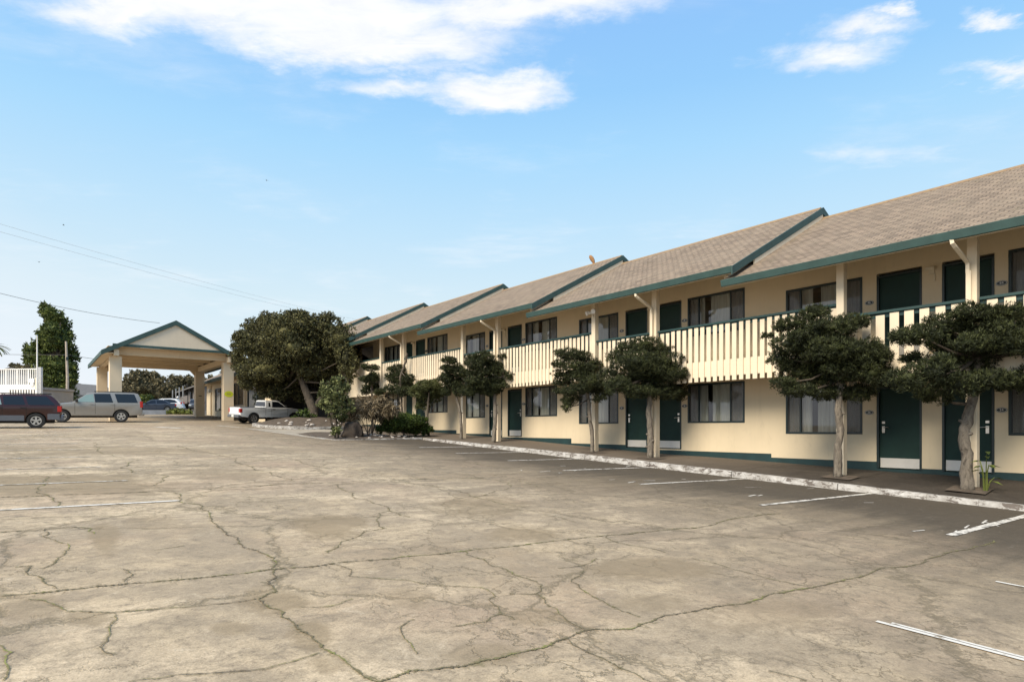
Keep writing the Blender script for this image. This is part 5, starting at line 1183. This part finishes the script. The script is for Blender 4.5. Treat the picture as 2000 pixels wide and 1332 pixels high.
# utility pole and wires
Zu = 60; p = gp(131, Zu); g = G(*p); up_ = empty('utility_pole', (p[0], p[1], g), 'weathered utility pole in front of the tall green tree', 'pole'); zt = (YH-667)/F_*Zu-g
m = MB(); m.tube([(0, 0, -.3), (.03, 0, zt*.5), (-.08, 0, zt)], [.15, .12, .09], 10, .15); m.build('shaft', 'wood', up_, smooth=True)
m = MB(); m.tube([(-.3, 0, zt-1.35), (.25, 0, zt-1.25)], .03, 6); m.box(-.1, .1, -.12, .05, zt-1.8, zt-1.5); m.build('bracket', 'frame', up_)
def wire(label, pts, r, mat='wire', sag=0.):
    P_ = [at(*q) for q in pts]; m = MB(); n = 30; out = []
    for a, b in zip(P_, P_[1:]):
        for i in range(n): t_ = i/n; out.append(a.lerp(b, t_)-Vector((0, 0, sag*4*t_*(1-t_))))
    out.append(P_[-1]); m.tube(out, r, 5); o = m.build('overhead_wire', mat); tag(o, label, 'wire', 'overhead wires')
wire('single dark wire sloping down from the left edge to the carport roof', [(-80,552,48), (312,631,60)], .018, sag=.35)
wire('dark wire from the left edge to the utility pole', [(-80,690,64), (131,693,60)], .02, sag=.05)
wire('dark wire from the utility pole passing under the carport roof', [(131,693,60), (392,726,90)], .02, sag=.15)
wire('upper one of the two faint wires high above the carport', [(-60,420,52), (705,626,118)], .013, 'palewire', sag=.5)
wire('lower one of the two faint wires high above the carport', [(-60,436,52), (705,631,118)], .013, 'palewire', sag=.5)
# small birds in the sky
for i, (px, py, lab) in enumerate(((124,440,'tiny dark bird high above the tall green tree'), (76,512,'tiny dark bird lower left, above the white deck'), (521,353,'tiny dark bird in the blue sky above the island tree'))):
    q = at(px, py, 70); m = MB()
    m.tube([(-.10, 0, 0), (-.05, 0, .005), (.03, 0, .01), (.09, 0, .0), (.12, 0, 0)], [.006, .03, .04, .02, .004], 8)
    m.add([(.04, 0, .02), (-.03, 0, .02), (-.06, .14, .06), (-.01, .15, .07), (-.03, .24, .03), (.04, 0, .028), (-.03, 0, .028), (-.06, .14, .067), (-.01, .15, .077)], [(0, 1, 2, 3), (8, 7, 6, 5), (3, 2, 4)])
    m.add([(.04, 0, .02), (-.03, 0, .02), (-.06, -.14, .06), (-.01, -.15, .07), (-.03, -.24, .03)], [(0, 1, 2, 3), (3, 2, 4)])
    o = m.build('bird', 'wire'); o.location = q; o.rotation_euler = (0, 0, i); tag(o, lab, 'bird', 'birds in the sky')

# ---------------------------------------------------------------- sky, sun, camera
W = bpy.data.worlds.new('World'); bpy.context.scene.world = W; W.use_nodes = True
class WN(N):
    def __init__(s): s.t = W.node_tree; s.n = s.t.nodes; s.l = s.t.links
w = WN(); bg = w.n['Background']
SUN_EL, SUN_AZ = math.radians(43), math.atan2(-.95, -.22)
sky = w.new('ShaderNodeTexSky', sky_type='NISHITA', sun_disc=False, sun_elevation=SUN_EL, sun_rotation=SUN_AZ, air_density=1.0, dust_density=1.0, ozone_density=1.6)
tc = w.new('ShaderNodeTexCoord'); D = tc.outputs['Generated']
def dot(v):
    n = w.new('ShaderNodeVectorMath', operation='DOT_PRODUCT'); w.l.new(D, n.inputs[0]); n.inputs[1].default_value = v; return n.outputs['Value']
zc = dot((0, 0, 1)); zs = w.math('MAXIMUM', zc, .03)
a = w.math('DIVIDE', dot((CT, -ST, 0)), zs); b = w.math('DIVIDE', dot((ST, CT, 0)), zs)     # coordinates on a flat cloud layer
cb = w.new('ShaderNodeCombineXYZ'); w.l.new(a, cb.inputs[0]); w.l.new(b, cb.inputs[1]); PV = cb.outputs[0]
def mp(v, sc, loc=(0,0,0), rot=0):
    m = w.new('ShaderNodeMapping'); w.l.new(v, m.inputs[0]); m.inputs['Scale'].default_value = sc; m.inputs['Location'].default_value = loc; m.inputs['Rotation'].default_value = (0, 0, rot); return m.outputs[0]
n1 = w.noise(mp(PV, (1, 1.2, 1)), 1.7, 7, .55, .4); n2 = w.noise(mp(PV, (1, 2.2, 1), (4, 2, 0), .3), 5., 8, .65, .6); n3 = w.noise(mp(PV, (1, 1, 1), (1, 7, 0)), 1.1, 6, .55, .3)
wn = w.new('ShaderNodeTexNoise'); w.l.new(mp(PV, (1, 1, 1), (3, 5, 0)), wn.inputs['Vector']); wn.inputs['Scale'].default_value = 2.3; wn.inputs['Detail'].default_value = 8; wn.inputs['Roughness'].default_value = .62
ws = w.new('ShaderNodeSeparateXYZ'); w.l.new(wn.outputs['Color'], ws.inputs[0])
a = w.math('ADD', a, w.math('MULTIPLY_ADD', ws.outputs[0], .55, -.275)); b = w.math('ADD', b, w.math('MULTIPLY_ADD', ws.outputs[1], .55, -.275))
tot = None
for px, py, rx, ry, amp, soft in ((560,20,560,110,1.5,.5),(680,70,420,75,1.35,.5),(1000,10,450,80,1.2,.6),(800,160,240,40,.95,.6),(990,175,150,54,1.5,.5),(280,30,270,60,1.2,.5),(1620,120,150,45,.9,.9),(1690,60,110,45,.85,.9),(1740,30,60,22,.8,.9),(1950,160,120,46,1.2,.7),(1985,40,80,34,1.0,.7),(1730,300,190,40,.62,.9),(780,120,330,34,.8,.9),(500,-90,800,80,1.3,.8)):
    Y = (YH-py)/F_; X = (px-1000)/F_; ca, cb_ = X/Y, 1/Y; ra = rx/F_/Y; rb = ry/F_/Y**2
    # an oval on the cloud layer, sheared so that it lies level from below
    dx = w.math('SUBTRACT', a, ca); dy = w.math('SUBTRACT', b, cb_)
    dx2 = w.math('SUBTRACT', dx, w.math('MULTIPLY', dy, X))
    r2 = w.math('ADD', w.math('POWER', w.math('DIVIDE', dx2, ra), 2.), w.math('POWER', w.math('DIVIDE', dy, rb), 2.))
    e = w.math('MULTIPLY', w.math('MAXIMUM', w.math('SUBTRACT', 1.25, w.math('SQRT', w.math('ABSOLUTE', r2))), 0.), amp)
    tot = e if tot is None else w.math('MAXIMUM', tot, e)
front = w.math('GREATER_THAN', b, 0.)
nn = w.math('ADD', w.math('MULTIPLY', n1, 1.7), w.math('MULTIPLY', n2, .6)); dens = w.math('ADD', tot, w.math('SUBTRACT', nn, 1.38))
dens = w.math('MULTIPLY', dens, w.math('GREATER_THAN', tot, .0001)); 
mask = w.new('ShaderNodeMapRange', interpolation_type='SMOOTHSTEP'); w.l.new(dens, mask.inputs[0]); mask.inputs[1].default_value = .05; mask.inputs[2].default_value = 1.15
thin = w.new('ShaderNodeMapRange', interpolation_type='SMOOTHSTEP'); w.l.new(w.math('ADD', n3, w.math('MULTIPLY', n2, .25)), thin.inputs[0]); thin.inputs[1].default_value = .60; thin.inputs[2].default_value = .95; thin.inputs[4].default_value = .35
cm = w.math('MULTIPLY', w.math('MAXIMUM', mask.outputs[0], thin.outputs[0]), front)
cm = w.math('MULTIPLY', cm, w.ramp(zc, [(.03, 0.), (.2, 1.)]))
# gradient balance on top of the physical sky
grad = w.ramp(zc, [(.0, (7.8, 8.4, 8.8, 1)), (.19, (6.5, 8.0, 8.8, 1)), (.30, (5.1, 7.4, 9.2, 1)), (.40, (3.8, 6.7, 9.4, 1)), (.47, (3.0, 5.9, 9.3, 1)), (.60, (2.5, 5.0, 9.1, 1)), (1., (3.2, 4.6, 6.8, 1))])
mixed = w.mix(.94, sky.outputs[0], grad)
side = w.math('ADD', dot((-CT, ST, 0)), w.math('MULTIPLY', zc, -1.6)); sr = w.ramp(side, [(.15, 0.), (.75, .75)])
mixed = w.mix(sr, mixed, (8.6, 8.7, 9.3, 1))
cloudc = w.mix(w.ramp(n2, [(.35, 0.), (.65, 1.)]), (8.3, 8.6, 9.3, 1), (9.4, 9.5, 9.6, 1))
fin = w.mix(cm, mixed, cloudc)
w.l.new(fin, bg.inputs[0]); bg.inputs[1].default_value = .055
sl = bpy.data.lights.new('sun', 'SUN'); sl.energy = 2.9; sl.angle = math.radians(30); sl.color = (1., .88, .70)
so_ = bpy.data.objects.new('sun', sl); C.objects.link(so_)
sd = Vector((math.sin(SUN_AZ)*math.cos(SUN_EL), math.cos(SUN_AZ)*math.cos(SUN_EL), math.sin(SUN_EL)))
so_.rotation_euler = sd.to_track_quat('Z', 'Y').to_euler(); so_.location = (-20, 10, 30)
cam = bpy.data.cameras.new('camera'); co = bpy.data.objects.new('camera', cam); C.objects.link(co)
cam.sensor_width = 36; cam.lens = F_/2000*36; cam.shift_y = (YH-666)/2000; cam.clip_end = 3000; cam.clip_start = .1
fwd = Vector((ST, CT, 0)); co.rotation_euler = fwd.to_track_quat('-Z', 'Y').to_euler()
bpy.context.scene.camera = co
sc_ = bpy.context.scene; sc_.view_settings.view_transform = 'Standard'; sc_.view_settings.look = 'None'; sc_.view_settings.exposure = 1.0; sc_.view_settings.gamma = 1
sc_.cycles.max_bounces = 8; sc_.cycles.transparent_max_bounces = 12; sc_.cycles.use_denoising = True
for o in sc_.objects:
    if o.parent is None: o.location.z += LIFT
